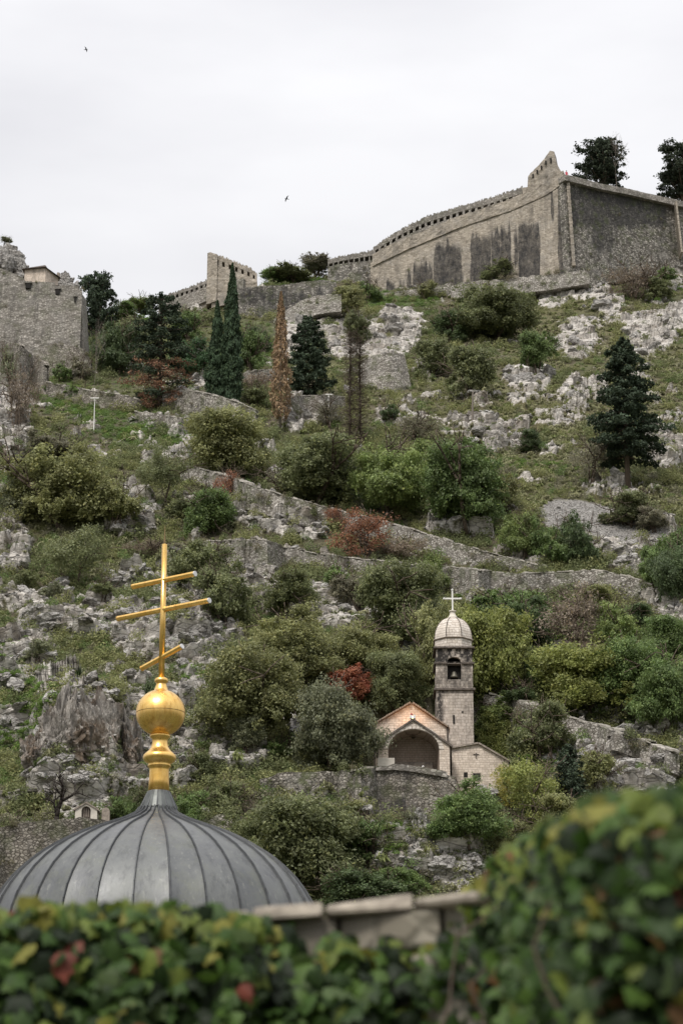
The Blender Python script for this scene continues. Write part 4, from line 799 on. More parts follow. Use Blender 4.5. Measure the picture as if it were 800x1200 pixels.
# broad trees and bushes by area
TB = [
 ('bush',145,378,24,38,'MG','green bush on the skyline just right of the tufted conifer'),('bush',165,364,16,40,'BG','bright low bush on the skyline left of the crenellated rampart'),
 ('bush',136,438,64,50,'DG','dark bush behind the thin trunk near the bastion'),('bush',150,410,40,40,'OD','dull bush in the gap right of the tufted conifer'),('bush',222,404,44,40,'MG','green bush below the buff stained rampart'),
 ('bush',228,440,46,44,'IVY','ivy green bush between the half dead conifer and the cypresses'),('bush',292,436,56,44,'MG','leafy green bush right behind the twin cypresses'),('bush',303,414,36,30,'DG','small dark bush under the dark retaining wall'),
 ('small',12,448,46,26,'GG','grey green bush at the foot of the round topped wall'),('small',2,402,32,22,'MG','green bush at the left edge under the bastion'),('small',72,448,24,22,'MG','green creeper bush in the corner under the bastion'),('small',95,446,28,30,'GB','greyish bush against the lower bastion wall'),('small',92,470,18,30,'MG','low green bush before the long path wall'),('twiggy',20,500,80,40,'BR','twiggy brown bush beside the white rock at left'),
 ('small',500,350,22,24,'OL','olive bush growing under the dark stains of the great bastion'),('bush',590,338,30,56,'OD','dull green bush at the foot of the bastion face'),('small',612,334,18,30,'GB','greyish bush at the corner foot of the bastion'),
 ('bush',408,372,38,40,'OL','yellow olive bush above the tall dead twin trunk'),('bush',420,402,40,34,'OD','dull bush left of the pale ruined block'),('small',432,352,22,34,'MG','green bush below the small rampart'),
 ('bush',342,331,16,58,'OD','broad dark scrub capping the green mound on the crest'),('bush',318,330,16,30,'MG','low green bush at the left end of the mound on the crest'),('bush',372,322,22,44,'GB','grey green scrub at the right end of the mound on the crest'),
 ('tree',580,400,66,98,'OD','large dark green thicket below the great bastion'),('bush',528,402,42,50,'DG','dark bush left of the large thicket below the bastion'),('bush',626,432,46,44,'MG','green bush right below the large thicket'),('bush',550,462,58,62,'OD','dark grey green bush in the middle of the grassy slope'),('bush',508,440,44,50,'OD','olive bush right of the pale ruined block'),
 ('bush',706,322,34,38,'OL','olive bush in front of the dark fortress flank'),('twiggy',742,352,50,58,'BR','brown twiggy bush right below the dark fortress flank'),('bush',768,352,26,36,'OD','dark low bush at the right below the fortress flank'),('small',660,334,18,30,'MG','small green bush below the bastion corner'),('small',782,332,20,30,'MG','small green bush among rocks at the upper right edge'),
 ('small',458,494,22,22,'DG','small dark round bush right of the tall dead twin trunk'),('twiggy',488,520,34,60,'GB','greyish twiggy bush above the round bright tree'),('bush',620,532,30,32,'DG','dark bush beside rocks in the middle of the grassy slope'),('twiggy',692,562,52,56,'GB','grey twiggy bush left of the large dark conifer'),
 ('twiggy',385,500,34,40,'GB','thin grey bush under the small street lamp'),('small',300,478,30,36,'OD','dull bush right of the cypress feet'),('twiggy',300,458,22,40,'BR','brown scrub behind the dead cypress'),
 ('tree',268,562,80,96,'OL','big round olive tree below the cypresses'),('tree',370,592,84,112,'OD','big dark tree in the middle left of the bright green one'),('tree',457,608,98,98,'BG','big round bright green tree in the middle of the slope'),('tree',546,618,102,100,'MG','light leafy tree right of the round bright green one'),('bush',398,588,40,50,'DG','dark undergrowth at the left foot of the bright green tree'),('bush',590,605,50,50,'OL','yellowish olive bush right of the light leafy tree'),
 ('twiggy',335,585,40,60,'GB','brownish shrub above the upper zigzag wall'),('bush',640,664,56,48,'MG','green bush at the left of the bare scree'),('bush',612,650,52,42,'BG','brighter bush beside the yellow sprigs near the scree'),('bush',672,664,62,48,'DG','dark leafy bush just below the scree'),('bush',737,616,42,60,'OD','round dull bush on the upper edge of the scree'),('bush',765,622,30,40,'GB','brown green bush at the right end of the scree'),
 ('tree',78,622,98,126,'OL','broad olive tree at the left above the small dark trunked tree'),('bush',30,612,60,60,'GG','grey green bush at the left edge of the broad olive tree'),('bush',135,612,60,56,'OL','olive bush joined to the right of the broad olive tree'),('bush',60,540,34,60,'GB','brownish bush above the broad olive tree'),('airy',192,590,66,58,'OD','dark airy tree standing alone right of the broad olive tree'),('bush',246,626,56,62,'MG','green bush left of the golden cross tip height'),('bush',215,610,30,40,'OD','small olive bush left under the upper zigzag wall'),
 ('twiggy',268,586,42,36,'RU','rusty shrub at the upper end of the zigzag wall'),('twiggy',428,655,56,80,'RU','rusty red shrubs between the two zigzag walls'),('twiggy',392,622,30,30,'RU','small red shrub on the upper zigzag wall'),('twiggy',470,660,34,60,'BR','brown shrub right of the rusty ones between the zigzag walls'),('small',445,664,20,26,'GG','grey green shrub in front of the rusty shrubs'),
 ('airy',90,692,76,78,'OD','small airy tree with a dark trunk on the left rocks'),('bush',235,688,56,74,'OD','dark bush right of the golden cross top'),('bush',262,730,72,66,'OD','dark green bush hanging right of the golden cross'),('bush',215,660,24,40,'GB','low grey bush by the golden cross tip'),
 ('small',392,690,30,30,'MG','small green bush on the lower zigzag wall'),('bush',340,712,44,64,'OD','grey olive bush left of the smooth grey slab'),('bush',300,662,18,34,'OL','low scrub on the terrace left of the lower zigzag wall'),
 ('tree',468,762,98,106,'OD','spreading dark olive tree left of the chapel cross'),('bush',508,694,48,40,'BG','vivid green bush above the chapel cross'),('bush',420,712,44,50,'GB','dull shrub left of the spreading olive tree'),
 ('tree',335,800,84,104,'OL','large olive tree on the left above the rusty bush'),('tree',300,866,104,116,'OL','large pale olive tree at centre left above the terrace wall'),('tree',388,908,108,92,'GG','large grey olive tree left of the chapel porch'),('tree',428,800,74,84,'OL','olive tree above the rusty bush left of the chapel'),('bush',408,828,44,60,'RD','rust red bush left above the chapel roof'),('tree',462,842,78,66,'OD','olive green tree just left of the chapel roof'),('bush',360,815,60,60,'OD','dark gap bush between the large olive trees'),
 ('tree',512,812,108,72,'OL','olive tree left of the chapel bell tower'),('tree',572,824,124,96,'YG','large bright olive tree behind the chapel dome'),('bush',606,746,60,84,'MG','dark leafy tree crown right above the chapel dome'),('tree',604,760,60,80,'DG','deep green tree right of the bright olive tree'),
 ('twiggy',676,772,84,78,'BR','brown half bare tree at the right middle'),('bush',690,730,44,70,'OL','olive bush under the right end of the lower zigzag wall'),('bush',718,765,60,60,'BG','bright green bush right of the brown half bare tree'),('tree',690,842,88,118,'YG','broad yellow olive tree with a short trunk at the lower right'),('tree',778,856,92,80,'MG','leafy green tree at the right edge below the others'),('tree',735,830,80,80,'MG','green tree behind the broad yellow olive tree'),('bush',640,812,60,56,'MG','green bush left of the broad yellow olive tree'),('tree',780,780,64,70,'MG','dark leafy tree at the right edge'),
 ('tree',790,712,82,60,'DG','dark green tree at the right edge beside the scree'),('bush',768,690,60,44,'MG','leafy bush left of the dark tree at the right edge'),('bush',740,742,34,60,'DG','low dark bush right of the grey boulder'),('bush',795,665,50,40,'MG','green bush at the right edge under the scree'),
 ('bush',590,862,44,60,'BG','bright green bush right of the bell tower foot'),('tree',584,905,70,50,'YG','yellow green tree just right of the chapel annex'),('bush',640,884,64,70,'OD','grey green bush right of the chapel annex'),('smallfir',668,960,84,54,'FIR','small dark conifer shaped bush right of the chapel'),('airy',622,975,84,78,'YG','thin yellow green saplings right of the annex wall'),('airy',600,955,60,50,'YL','yellowing sapling against the annex wall'),('bush',700,930,50,50,'OL','olive bush above the blurred ivy'),('bush',652,990,60,70,'OL','olive bush right behind the blurred ivy'),
 ('bush',632,814,36,46,'OD','dark bush above the descending path wall'),('small',610,830,26,50,'DG','low dark shrub row on the path wall right of the tower'),
 ('tree',549,990,70,84,'MG','dense green bush right under the chapel terrace'),('bush',590,1010,50,60,'OL','olive bush below the annex'),
 ('tree',362,1054,116,130,'OD','big dark olive tree right of the lead dome'),('tree',300,1020,70,90,'OD','dark olive tree at the upper right rim of the lead dome'),('bush',430,1020,60,66,'MG','green bush below the left of the chapel terrace'),('bush',318,978,40,50,'GB','grey green bush before the left end of the mossy terrace wall'),('bush',402,985,50,60,'OL','olive bush on the terrace wall left of the chapel'),('bush',466,1056,40,60,'MG','low green bush at the foot of the crag'),('bush',420,1070,50,90,'DG','dark bush at the right foot of the dome'),('twiggy',484,972,30,30,'GG','grey shrub against the chapel terrace corner'),
 ('bush',18,1006,50,64,'GB','dull bush on the terrace wall at the left edge'),('bush',142,968,36,40,'MG','dark green bush on the wall right of the shrine'),('bush',228,968,44,46,'MG','green bush just right of the dome neck'),('bush',265,955,44,50,'OD','olive bush right of the dome neck'),('bush',236,920,40,40,'OD','bush on the rocks right of the gilded neck'),('small',320,892,28,40,'MG','round green bush on the bank above the terrace wall'),('bush',290,880,40,50,'GG','grey bush on the bank left of the large olive tree'),('bush',175,860,70,30,'DG','dark ivy bush hanging over the left cliff'),('small',255,842,26,30,'MG','green tuft on the rocks right of the golden ball'),('bush',160,960,40,30,'OD','dull bush left of the dome neck'),
 ('small',60,700,20,26,'GG','grey tuft on the left rocks'),('small',30,690,22,40,'OD','low bush at the left edge above the rocks'),('twiggy',170,655,26,50,'BR','brown shrub left of the golden cross top'),('small',120,700,20,34,'OD','low dark bush on the rocks left of the golden cross'),('small',45,770,20,34,'GG','grey shrub among the left rocks'),
]
for (k, x, y, h, wd, col, lab) in TB:
    istree = k in ('tree', 'airy') or k == 'smallfir'; kk = k if k == 'smallfir' else pick(k)
    plant(kk, x, y, h, wd, col, lab, 'tree' if istree else 'bush', 'tree' if istree else ('twiggy_bush' if k == 'twiggy' else 'bush'))
for (x, y, h, wd, lab, mt) in ((66,960,58,66,'black leafless tree forking beside the little white shrine','bare2'),(582,828,84,60,'pale leafless tree leaning out right of the bell tower','bare1'),(470,812,60,16,'thin bare sapling left of the chapel roof','bare1'),(640,960,60,30,'thin bare stems among yellow saplings right of the annex','bare1'),(18,555,84,34,'dark leafless little tree against the white rock at left','bare0')):
    plant(mt, x, y, h, wd, 'BR', lab, 'tree', 'bare_tree', rz=.5, Y=208.5 if x == 66 else None)

# ================================================================ LOW GROWTH NOBODY COULD COUNT
def scatter(name, proto, pts, scl, rotz, tilt=0.25, color=None, seed=0):
    rng = np.random.default_rng(seed); n = len(pts); me = bpy.data.meshes.new(name); me.vertices.add(n); me.vertices.foreach_set('co', np.asarray(pts, dtype=np.float32).ravel())
    a = me.attributes.new('rot', 'FLOAT_VECTOR', 'POINT'); rt = np.stack([rng.normal(size=n)*tilt, rng.normal(size=n)*tilt, rotz], -1); a.data.foreach_set('vector', rt.astype(np.float32).ravel())
    a = me.attributes.new('scl', 'FLOAT_VECTOR', 'POINT'); a.data.foreach_set('vector', np.asarray(scl, dtype=np.float32).ravel()); me.update()
    o = tag(link(name, me), kind='stuff'); ng = bpy.data.node_groups.new(name, 'GeometryNodeTree')
    ng.interface.new_socket('Geometry', in_out='INPUT', socket_type='NodeSocketGeometry'); ng.interface.new_socket('Geometry', in_out='OUTPUT', socket_type='NodeSocketGeometry')
    gi = ng.nodes.new('NodeGroupInput'); go = ng.nodes.new('NodeGroupOutput'); ip = ng.nodes.new('GeometryNodeInstanceOnPoints'); oi = ng.nodes.new('GeometryNodeObjectInfo'); oi.inputs[0].default_value = proto; oi.inputs['As Instance'].default_value = True
    for nm, sk in (('rot', 'Rotation'), ('scl', 'Scale')):
        na = ng.nodes.new('GeometryNodeInputNamedAttribute'); na.data_type = 'FLOAT_VECTOR'; na.inputs[0].default_value = nm; ng.links.new(na.outputs[0], ip.inputs[sk])
    ng.links.new(gi.outputs[0], ip.inputs['Points']); ng.links.new(oi.outputs['Geometry'], ip.inputs['Instance']); ng.links.new(ip.outputs[0], go.inputs[0])
    md = o.modifiers.new('scatter', 'NODES'); md.node_group = ng; return o
def tuft_proto(name, seed, wdt, hgt, nl, leaf, mat, up=0, aspect=1.5):
    rng = np.random.default_rng(seed); d = rdir(rng, nl); d[:, 2] = np.abs(d[:, 2]); r = rng.uniform(.35, 1, nl)[:, None]; C = d*r*np.array([wdt/2, wdt/2, hgt])
    me = leaves_mesh(name, C, d*.7 + np.array([0, 0, .5]), leaf, mat, rng, aspect=aspect, up=up); return bpy.data.objects.new(name, me)
def lm(name, col, var=.4, tr=.35, hue=.06): return leaf_mat(name, tr, var, hue, False, col, .3, .8, (.6, .58, .45))
fxx = T['V'][..., 0] - W(484, 903, 222).x; fyy = T['V'][..., 1]; CH = (fxx > -5) & (fxx < 9.8) & (fyy > 219) & (fyy < 236)
CH = CH | ((fxx > -34.6) & (fxx < -25) & (fyy > 204.5) & (fyy < 211.5))
inS = ~CH & (T['X'] > -60) & (T['X'] < 860) & (T['Y'] < 1290)
def choose(prob, n, seed):
    rng = np.random.default_rng(seed); p = (prob*inS*T['PXW']).ravel(); p = np.maximum(p, 0); p /= p.sum(); i = rng.choice(p.size, n, replace=True, p=p)
    V = T['V'].reshape(-1, 3)[i]; return V, T['X'].ravel()[i], T['Y'].ravel()[i], rng, V[:, 1]
T['PXW'] = np.where(T['Y'] < 1068, 1.0, 4.0)   # the rows below the view are few and far apart
soft = np.clip(1 - T['RM']*0.92, 0, 1)*(1 - sstep(.2, .6, T['scree']))
pn = fbm(T['X']/26, T['Y']/15, 4, 77); pn2 = fbm(T['X']/60, T['Y']/34, 3, 78)
lush, dry = T['lush'], T['dry']
def put(name, pr, n, seed, proto, s0, s1, hz=(0.7, 1.2), tilt=.2):
    V, x, y, rng, D = choose(pr, n, seed); s = (s0 + (s1-s0)*rng.random(n)**1.6)*rng.uniform(.8, 1.25, n); V = V.copy(); V[:, 2] -= .05
    return scatter(name, proto, V, np.stack([s, s, s*rng.uniform(*hz, n)], -1), rng.uniform(0, 6.28, n), tilt, seed=seed)
drymask = np.clip(dry, 0, 1)
put('olive_scrub', soft*(1-drymask*.8)*(1-lush*.8)*sstep(.38, .6, pn), 5200, 201, tuft_proto('scrub_tuft', 1, 1.5, .9, 300, .085, lm('olive_scrub', C_['OL'])), .6, 2.0)
put('dark_scrub', soft*(1-drymask*.85)*(1-lush*.7)*sstep(.45, .65, pn2)*1.0, 3600, 202, tuft_proto('dark_tuft', 2, 1.6, 1.0, 300, .09, lm('dark_scrub', C_['OD'])), .6, 2.0)
put('green_scrub', soft*(1-drymask*.8)*(.35+lush)*sstep(.42, .6, 1-pn), 3600, 203, tuft_proto('green_tuft', 3, 1.4, .8, 260, .085, lm('green_scrub', C_['MG'])), .5, 1.4)
put('brown_scrub', soft*(1-lush*.8)*sstep(.5, .64, 1-pn2), 3000, 204, tuft_proto('brown_tuft', 4, 1.4, .9, 220, .08, lm('brown_scrub', C_['GB'])), .5, 1.4)
put('lush_ground_cover', lush*(1-T['RM']*.6), 4200, 205, tuft_proto('lush_tuft', 5, 1.2, .4, 220, .08, lm('lush_leaves', (.16,.25,.06))), .5, 1.3)
put('dry_grass', soft*(drymask*1.0 + .10), 9000, 206, tuft_proto('dry_grass_tuft', 6, .9, .55, 60, .13, lm('dry_grass', (.27,.27,.155), tr=.35), up=1.2, aspect=4.0), .6, 1.3)
put('green_grass', soft*(drymask*.8 + .35), 8000, 207, tuft_proto('green_grass_tuft', 7, .9, .45, 60, .13, lm('green_grass', (.22,.25,.10), tr=.35), up=1.2, aspect=4.0), .6, 1.3)
put('crevice_weeds', T['RM']*.9, 3200, 208, tuft_proto('weed_tuft', 8, .9, .5, 90, .10, lm('crevice_weeds', (.17,.19,.09))), .4, 1.3)
# weeds rooted in the walls and hanging over their heads
rng = np.random.default_rng(555); Pw = []; Sw = []
for nm, B, Tn, nrm, bt in WEED:
    low = nm in ('zigzag_wall', 'path_wall', 'low_wall', 'rubble_wall', 'terrace_wall', 'lower_wall', 'front', 'side', 'ruined_wall', 'retaining_wall', 'wall', 'front_wall', 'flank_wall', 'face')
    if not low: continue
    Ln = np.linalg.norm(B[-1]-B[0]); dens = 1.1 if nm in ('zigzag_wall', 'path_wall', 'low_wall', 'terrace_wall', 'rubble_wall') else 1.1
    n = int(Ln*dens); n = max(6, n); i = rng.integers(0, len(B), n); pk_ = fbm(i/9.0, i*0+len(B), 3, 5); r = np.where(rng.random(n) < .55, rng.choice([0.02, 1.0], n), rng.random(n)); H_ = (Tn[i]-B[i])[:, 2]
    q = B[i].copy(); q[:, 2] += H_*r; off = bt*H_*(1-r) + .05; q[:, 0] += nrm[i, 0]*off; q[:, 1] += nrm[i, 1]*off; Pw.append(q[pk_ > .42]); Sw.append((rng.uniform(.3, 1.1, n)*(1.25 if nm in ('zigzag_wall', 'path_wall', 'terrace_wall', 'low_wall') else .8))[pk_ > .42])
Pw = np.concatenate(Pw); Sw = np.concatenate(Sw); sl = np.arange(len(Pw)) % 2
for k, (nm, cc) in enumerate((('wall_weeds', (.17,.19,.09)), ('wall_scrub', (.22,.20,.13)))):
    m_ = sl == k; s = Sw[m_]; scatter(nm, tuft_proto(nm + '_tuft', 60+k, 1.2, .9, 200, .085, lm(nm + '_leaves', cc)), Pw[m_], np.stack([s, s, s*1.1], -1), rng.uniform(0, 6.28, m_.sum()), .3, seed=61+k)
# broken limestone lying over the outcrops
def rock_mesh(name, seed, sub=3, mat=None, rough=.5, flat=.7, frac=0):
    import bmesh
    bm = bmesh.new(); bmesh.ops.create_icosphere(bm, subdivisions=sub, radius=1.0); V = np.array([v.co[:] for v in bm.verts]); rng = np.random.default_rng(seed)
    pl = rdir(rng, 16); dd = rng.uniform(.55, .95, 16); Rr = np.full(len(V), 1.15)
    for p_, q in zip(pl, dd):
        c = V @ p_; Rr = np.where(c > .01, np.minimum(Rr, q/np.maximum(c, .01)), Rr)
    u = V[:, 0]*2.2+seed; v_ = V[:, 1]*2.2 + V[:, 2]*1.9; Rr *= 1 + rough*.5*(fbm(u, v_, 4, seed)-.5)
    if frac:
        an = np.arctan2(V[:, 1], V[:, 0])
        for sc, am in ((1.5, .30), (3.4, .16), (7.5, .07)):
            f1, f2, cid, tx, ty = worley(an*sc + V[:, 2]*.9*sc + seed, V[:, 2]*sc*1.3 + .25*an, seed+int(sc*9)); Rr *= 1 + am*frac*((cid-.5)*1.2 + ty*.5)*sstep(0, .10, f2-f1)
    V2 = V*Rr[:, None]*np.array([1, .85, flat])
    for v, c in zip(bm.verts, V2): v.co = c
    me = bpy.data.meshes.new(name); bm.to_mesh(me); bm.free(); me.materials.append(mat or M['rock']); return me
RK = [rock_mesh('rock', 300+i, 4, frac=.55) for i in range(7)]
rocky = T['RM']*(1-.4*sstep(.3, .7, T['scree']))
for i in range(5):
    V, x, y, rng, D = choose(rocky*sstep(.45, .6, fbm(T['X']/18, T['Y']/11, 3, 400+i)), 520, 210+i); s = .2 + 1.0*rng.random(520)**2.4; s *= (.8 + .4*(D-200)/230)
    scatter('broken_limestone', bpy.data.objects.new('rock_piece', RK[i]), V, np.stack([s*rng.uniform(.7, 1.4, 520), s, s*rng.uniform(.5, 1.0, 520)], -1), rng.uniform(0, 6.28, 520), .45, seed=220+i)
V, x, y, rng, D = choose(T['scree'], 4500, 230); s = .07 + .14*rng.random(4500)**2; scatter('scree_stones', bpy.data.objects.new('scree_stone', rock_mesh('scree_stone', 311, 1)), V, np.stack([s, s, s*.8], -1), rng.uniform(0, 6.28, 4500), .5, seed=231)
# boulders one can point at
BD = [(153,598,38,24,'rounded grey boulder, topmost of the pile left above the golden cross'),(163,616,26,18,'blocky grey boulder at the lower right of the pile left of the golden cross'),(140,622,20,12,'low boulder at the bottom of the pile left of the golden cross'),
 (602,452,16,22,'tall pale rock at the left of the outcrop under the goat'),(616,452,24,24,'biggest pale rock of the outcrop, under the goat'),(633,450,16,18,'pale rounded rock at the right of the goat outcrop'),(643,444,18,20,'upper right rock of the goat outcrop'),(594,446,10,10,'small rock at the left end of the goat outcrop'),
 (685,343,22,16,'white boulder right below the bastion corner'),(706,362,24,14,'slanted white boulder on the upper right slope'),(672,408,20,16,'pale boulder left above the large dark conifer'),(752,420,26,20,'broad pale crag right of the large dark conifer top'),(745,400,16,16,'pale crag block above the conifer crown on its right'),(787,340,14,14,'white boulder at the upper right edge'),
 (715,756,24,16,'round grey boulder at right above the bright bushes'),(690,736,14,10,'small pale boulder at right above the grey one'),(720,853,14,18,'pale upright boulder on the path wall at lower right'),(775,918,40,20,'broad pale slab at the lower right'),(738,905,50,24,'large light slab left of the lower right corner rocks'),(690,903,36,20,'flat light slab near the blurred ivy'),(652,872,26,12,'dark shaded boulder right of the chapel trees'),(632,866,18,10,'small pale boulder right of the annex bushes'),
 (700,655,34,14,'flat ledge of rock below the scree'),(735,660,30,14,'grey ledge at the right foot of the scree'),(772,638,26,12,'pale boulder at the right tip of the scree'),(345,480,12,20,'white rock right of the dead cypress foot'),(340,498,16,22,'white rock at the foot of the dead cypress'),(352,385,14,22,'white crag left above the dark dense conifer'),(404,395,18,20,'white crag between the conifer and the dead twin trunk'),(444,404,20,20,'white crag above the ruined stone block'),(462,392,22,18,'white crag right above the ruined stone block'),
 (205,735,24,16,'tilted grey slab left of the golden cross arm'),(235,745,26,30,'steep grey crag right of the golden cross'),(252,765,24,30,'lower steep grey crag right of the golden cross'),(60,735,40,22,'grey block among the left rocks'),(30,745,30,20,'grey block at the left edge rocks'),(110,730,30,16,'tilted grey slab in the left rocks'),(150,725,30,14,'striped grey slab below the small airy tree'),
 (300,612,24,12,'pale boulder above the lower zigzag wall'),(335,618,30,16,'large pale boulder between the zigzag walls'),(285,602,16,10,'small pale boulder near the rusty shrub'),(8,505,24,30,'white crag at the left edge'),(120,476,18,12,'white slab behind the long path wall'),(505,1000,26,34,'pale crag block below the chapel terrace'),(520,1025,30,26,'lower pale crag block beside the green bush'),(478,985,16,34,'upright grey crag left under the terrace'),(300,920,12,8,'pale stone on the bank above the terrace wall'),
 (430,735,44,16,'long smooth grey slab left of the chapel'),(462,752,34,16,'lower end of the smooth grey slab beside the olive tree'),(405,720,30,12,'upper end of the smooth grey slab')]
for i, (x, y, wd, h, lab) in enumerate(BD):
    p = G(x, y-h*.25); k = (p-CAM).length/FPX; o = link('boulder', RK[i % 7], loc=p + Vector((0, .4*wd*k*.5, h*k*.1))); o.scale = (wd*k*.55, wd*k*.5, h*k*.8); o.rotation_euler = (random.Random(i).uniform(-.3,.3), random.Random(i+9).uniform(-.25,.25), random.Random(i+5).uniform(0, 6.28)*.1)
    tag(o, lab, 'boulder', kind='thing')
M['face'] = None
def face_mat():
    t = NT('cliff_limestone'); p = t.pos(); st = t.map(p, (0.9, 0.9, 0.35), (0.15, 0.5, 0.2)); n = t.noise(st, .8, 6, .7)
    c_ = t.mix(t.ramp(n, .36, .6), (0.11, .10, .09), (.38, .355, .325)); c_ = t.mix(t.ramp(t.noise(p, .35, 5, .7), .46, .6), c_, (.55, .46, .38), 'MULTIPLY'); c_ = t.mix(t.ramp(t.noise(st, 2.2, 5, .7), .58, .7), c_, (.48, .45, .41))
    c_ = t.mix(t.math('MULTIPLY', t.ramp(t.noise(t.map(p, (1.2, 1.2, .15)), .9, 5, .7), .52, .62), .8), c_, (.07, .064, .058)); t.color(c_); t.bump(n, .9, .5); return t.m
M['face'] = face_mat()
for i, (x, y, wd, h, dy, lab) in enumerate(((72,935,62,128,0,'tall brownish rock face on the left above the shrine'),(118,950,62,136,1.5,'right half of the brownish cliff behind the shrine'),(48,940,44,90,1.0,'left shoulder of the brownish cliff at the left'),(150,940,34,100,3.0,'dark rock buttress between the cliff and the dome neck'),(500,1050,56,86,0,'pale rock crag standing right below the chapel terrace'))):
    Yc_ = float(Dbase(np.array([float(x)]), np.array([y-20.0]))[0]) + dy + 1.5; Yc_ = Yc_ if i == 4 else 217.5 + dy; p = W(x, y-h*.5, Yc_); k = Yc_/FPX; o = link('cliff', rock_mesh('cliff', 700+i, 6, M['face'] if i < 4 else M['rock'], rough=1.0, flat=1.0, frac=1.0), loc=p); o.scale = (wd*k*.56, 3.4, h*k*.56); o.rotation_euler = (.12, (.18, -.12, .1, -.15, .0)[i], 0); tag(o, lab, 'cliff', kind='thing')
# crags on the skyline behind the left bastion
for x, y, wd, h, lab in ((6,314,40,62,'jagged grey crag at the top left corner'),(20,322,30,40,'smaller grey crag left of the guardhouse'),(74,336,24,30,'grey crag right behind the guardhouse'),(86,340,18,18,'low grey crag at the right end of the bastion top')):
    p = W(x, y, 386); k = 386/FPX*1.05; o = link('crag', rock_mesh('crag', 500+x, 5, rough=1.2, flat=1.0, frac=.9), loc=p); o.scale = (wd*k*.62, wd*k*.6, h*k*.62); tag(o, lab, 'crag', kind='thing')
# ================================================================ THE CHAPEL ON ITS TERRACE
Y0 = 222.0
org = W(484, 903, Y0)
chap = empty('chapel', org, label='small pale stone chapel with an arched porch and a glowing gable on the terrace', cat='chapel')
def L(x, y, dep):
    p = W(x, y, Y0 + dep); return p - org      # a point of the chapel at a depth behind the porch front
def stained(o, fn=None):
    me = o.data; fattr(me, 'stain', [0.0]*len(me.vertices) if fn is None else [fn(v.co) for v in me.vertices]); return o
def arch_pts(cx, hw, zs, rise, n=18):
    return [(cx + hw*math.cos(math.pi*k/n), zs + rise*math.sin(math.pi*k/n)) for k in range(n+1)]
def xz(x, y, dep): p = L(x, y, dep); return (p.x, p.z)
FL = -4.0
# porch
el, ap, er = xz(443, 872, 0), xz(484, 844.5, 0), xz(526.5, 874, 0)
ax0, ax1 = xz(454.5, 880, 0)[0], xz(514.5, 880, 0)[0]; acx = (ax0+ax1)/2; ahw = (ax1-ax0)/2; zs = xz(484, 878, 0)[1]; rise = xz(484, 854, 0)[1] - zs
mb = MB(); arc = arch_pts(acx, ahw, zs, rise, 24)
mb.prism([(er[0], FL), er, ap, el, (el[0], FL), (ax0, FL)] + arc[::-1] + [(ax1, FL)], 0, 0.55)
mb.box(el[0], el[0]+.5, .55, 3.2, FL, el[1]-.02); mb.box(er[0]-.5, er[0], .55, 3.2, FL, er[1]-.02)
stained(mb.build('porch_wall', M['ashlar'], chap))
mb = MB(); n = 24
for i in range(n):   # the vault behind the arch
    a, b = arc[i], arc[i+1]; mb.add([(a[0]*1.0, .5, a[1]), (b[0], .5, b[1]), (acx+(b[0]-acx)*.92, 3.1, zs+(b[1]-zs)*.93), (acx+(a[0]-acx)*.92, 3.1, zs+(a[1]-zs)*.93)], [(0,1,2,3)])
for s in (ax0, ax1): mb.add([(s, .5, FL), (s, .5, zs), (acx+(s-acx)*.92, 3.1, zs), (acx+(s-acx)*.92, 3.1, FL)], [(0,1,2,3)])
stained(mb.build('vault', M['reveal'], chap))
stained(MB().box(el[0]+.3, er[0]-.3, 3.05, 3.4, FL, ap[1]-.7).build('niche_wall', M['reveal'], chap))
# ring of arch stones
mb = MB(); nv = 21
for i in range(nv):
    a0, a1 = math.pi*i/nv, math.pi*(i+.93)/nv; o_ = .40
    q = [(acx+(ahw+e)*math.cos(a), zs+(rise+e)*math.sin(a)) for a, e in ((a0, -.02), (a1, -.02), (a1, o_), (a0, o_))]
    mb.prism(q, -.06, .3)
stained(mb.build('arch_stones', M['ashlar_pale'], chap)); chap.children[-1]['kind'] = 'stuff'
MB().box(ax0+.1, ax1-.5, 2.55, 3.1, FL, xz(484, 893, 3)[1]-.1).build('bench', M['trim'], chap, bevel=.03)
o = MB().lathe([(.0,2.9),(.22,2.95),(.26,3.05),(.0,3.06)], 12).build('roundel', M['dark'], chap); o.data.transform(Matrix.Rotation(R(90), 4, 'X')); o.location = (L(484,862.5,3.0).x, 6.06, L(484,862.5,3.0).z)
MB().box(*[L(442,890,0).x + d for d in (0, 1.6)], -.35, .35, L(442,895,0).z-1.5, L(442,889,0).z).build('plinth', M['plaster'], chap, bevel=.03)
def slope_roof(name, a, b, c, y0, y1, th, over, mat, proud=.25):
    mb = MB()
    for p, q in ((a, b), (b, c)):
        d = Vector((q[0]-p[0], 0, q[1]-p[1])); L_ = d.length; d.normalize(); nn = Vector((-d.z, 0, d.x));  
        if nn.z < 0: nn = -nn
        P0 = Vector((p[0], 0, p[1])) - (d*over if p is a else Vector()); P1 = Vector((q[0], 0, q[1])) + (d*over if q is c else Vector())
        mb.hexa([P0+Vector((0,y0-proud,0)), P1+Vector((0,y0-proud,0)), P1+Vector((0,y1,0)), P0+Vector((0,y1,0)), P0+nn*th+Vector((0,y0-proud,0)), P1+nn*th+Vector((0,y0-proud,0)), P1+nn*th+Vector((0,y1,0)), P0+nn*th+Vector((0,y1,0))])
    return mb.build(name, mat, chap)
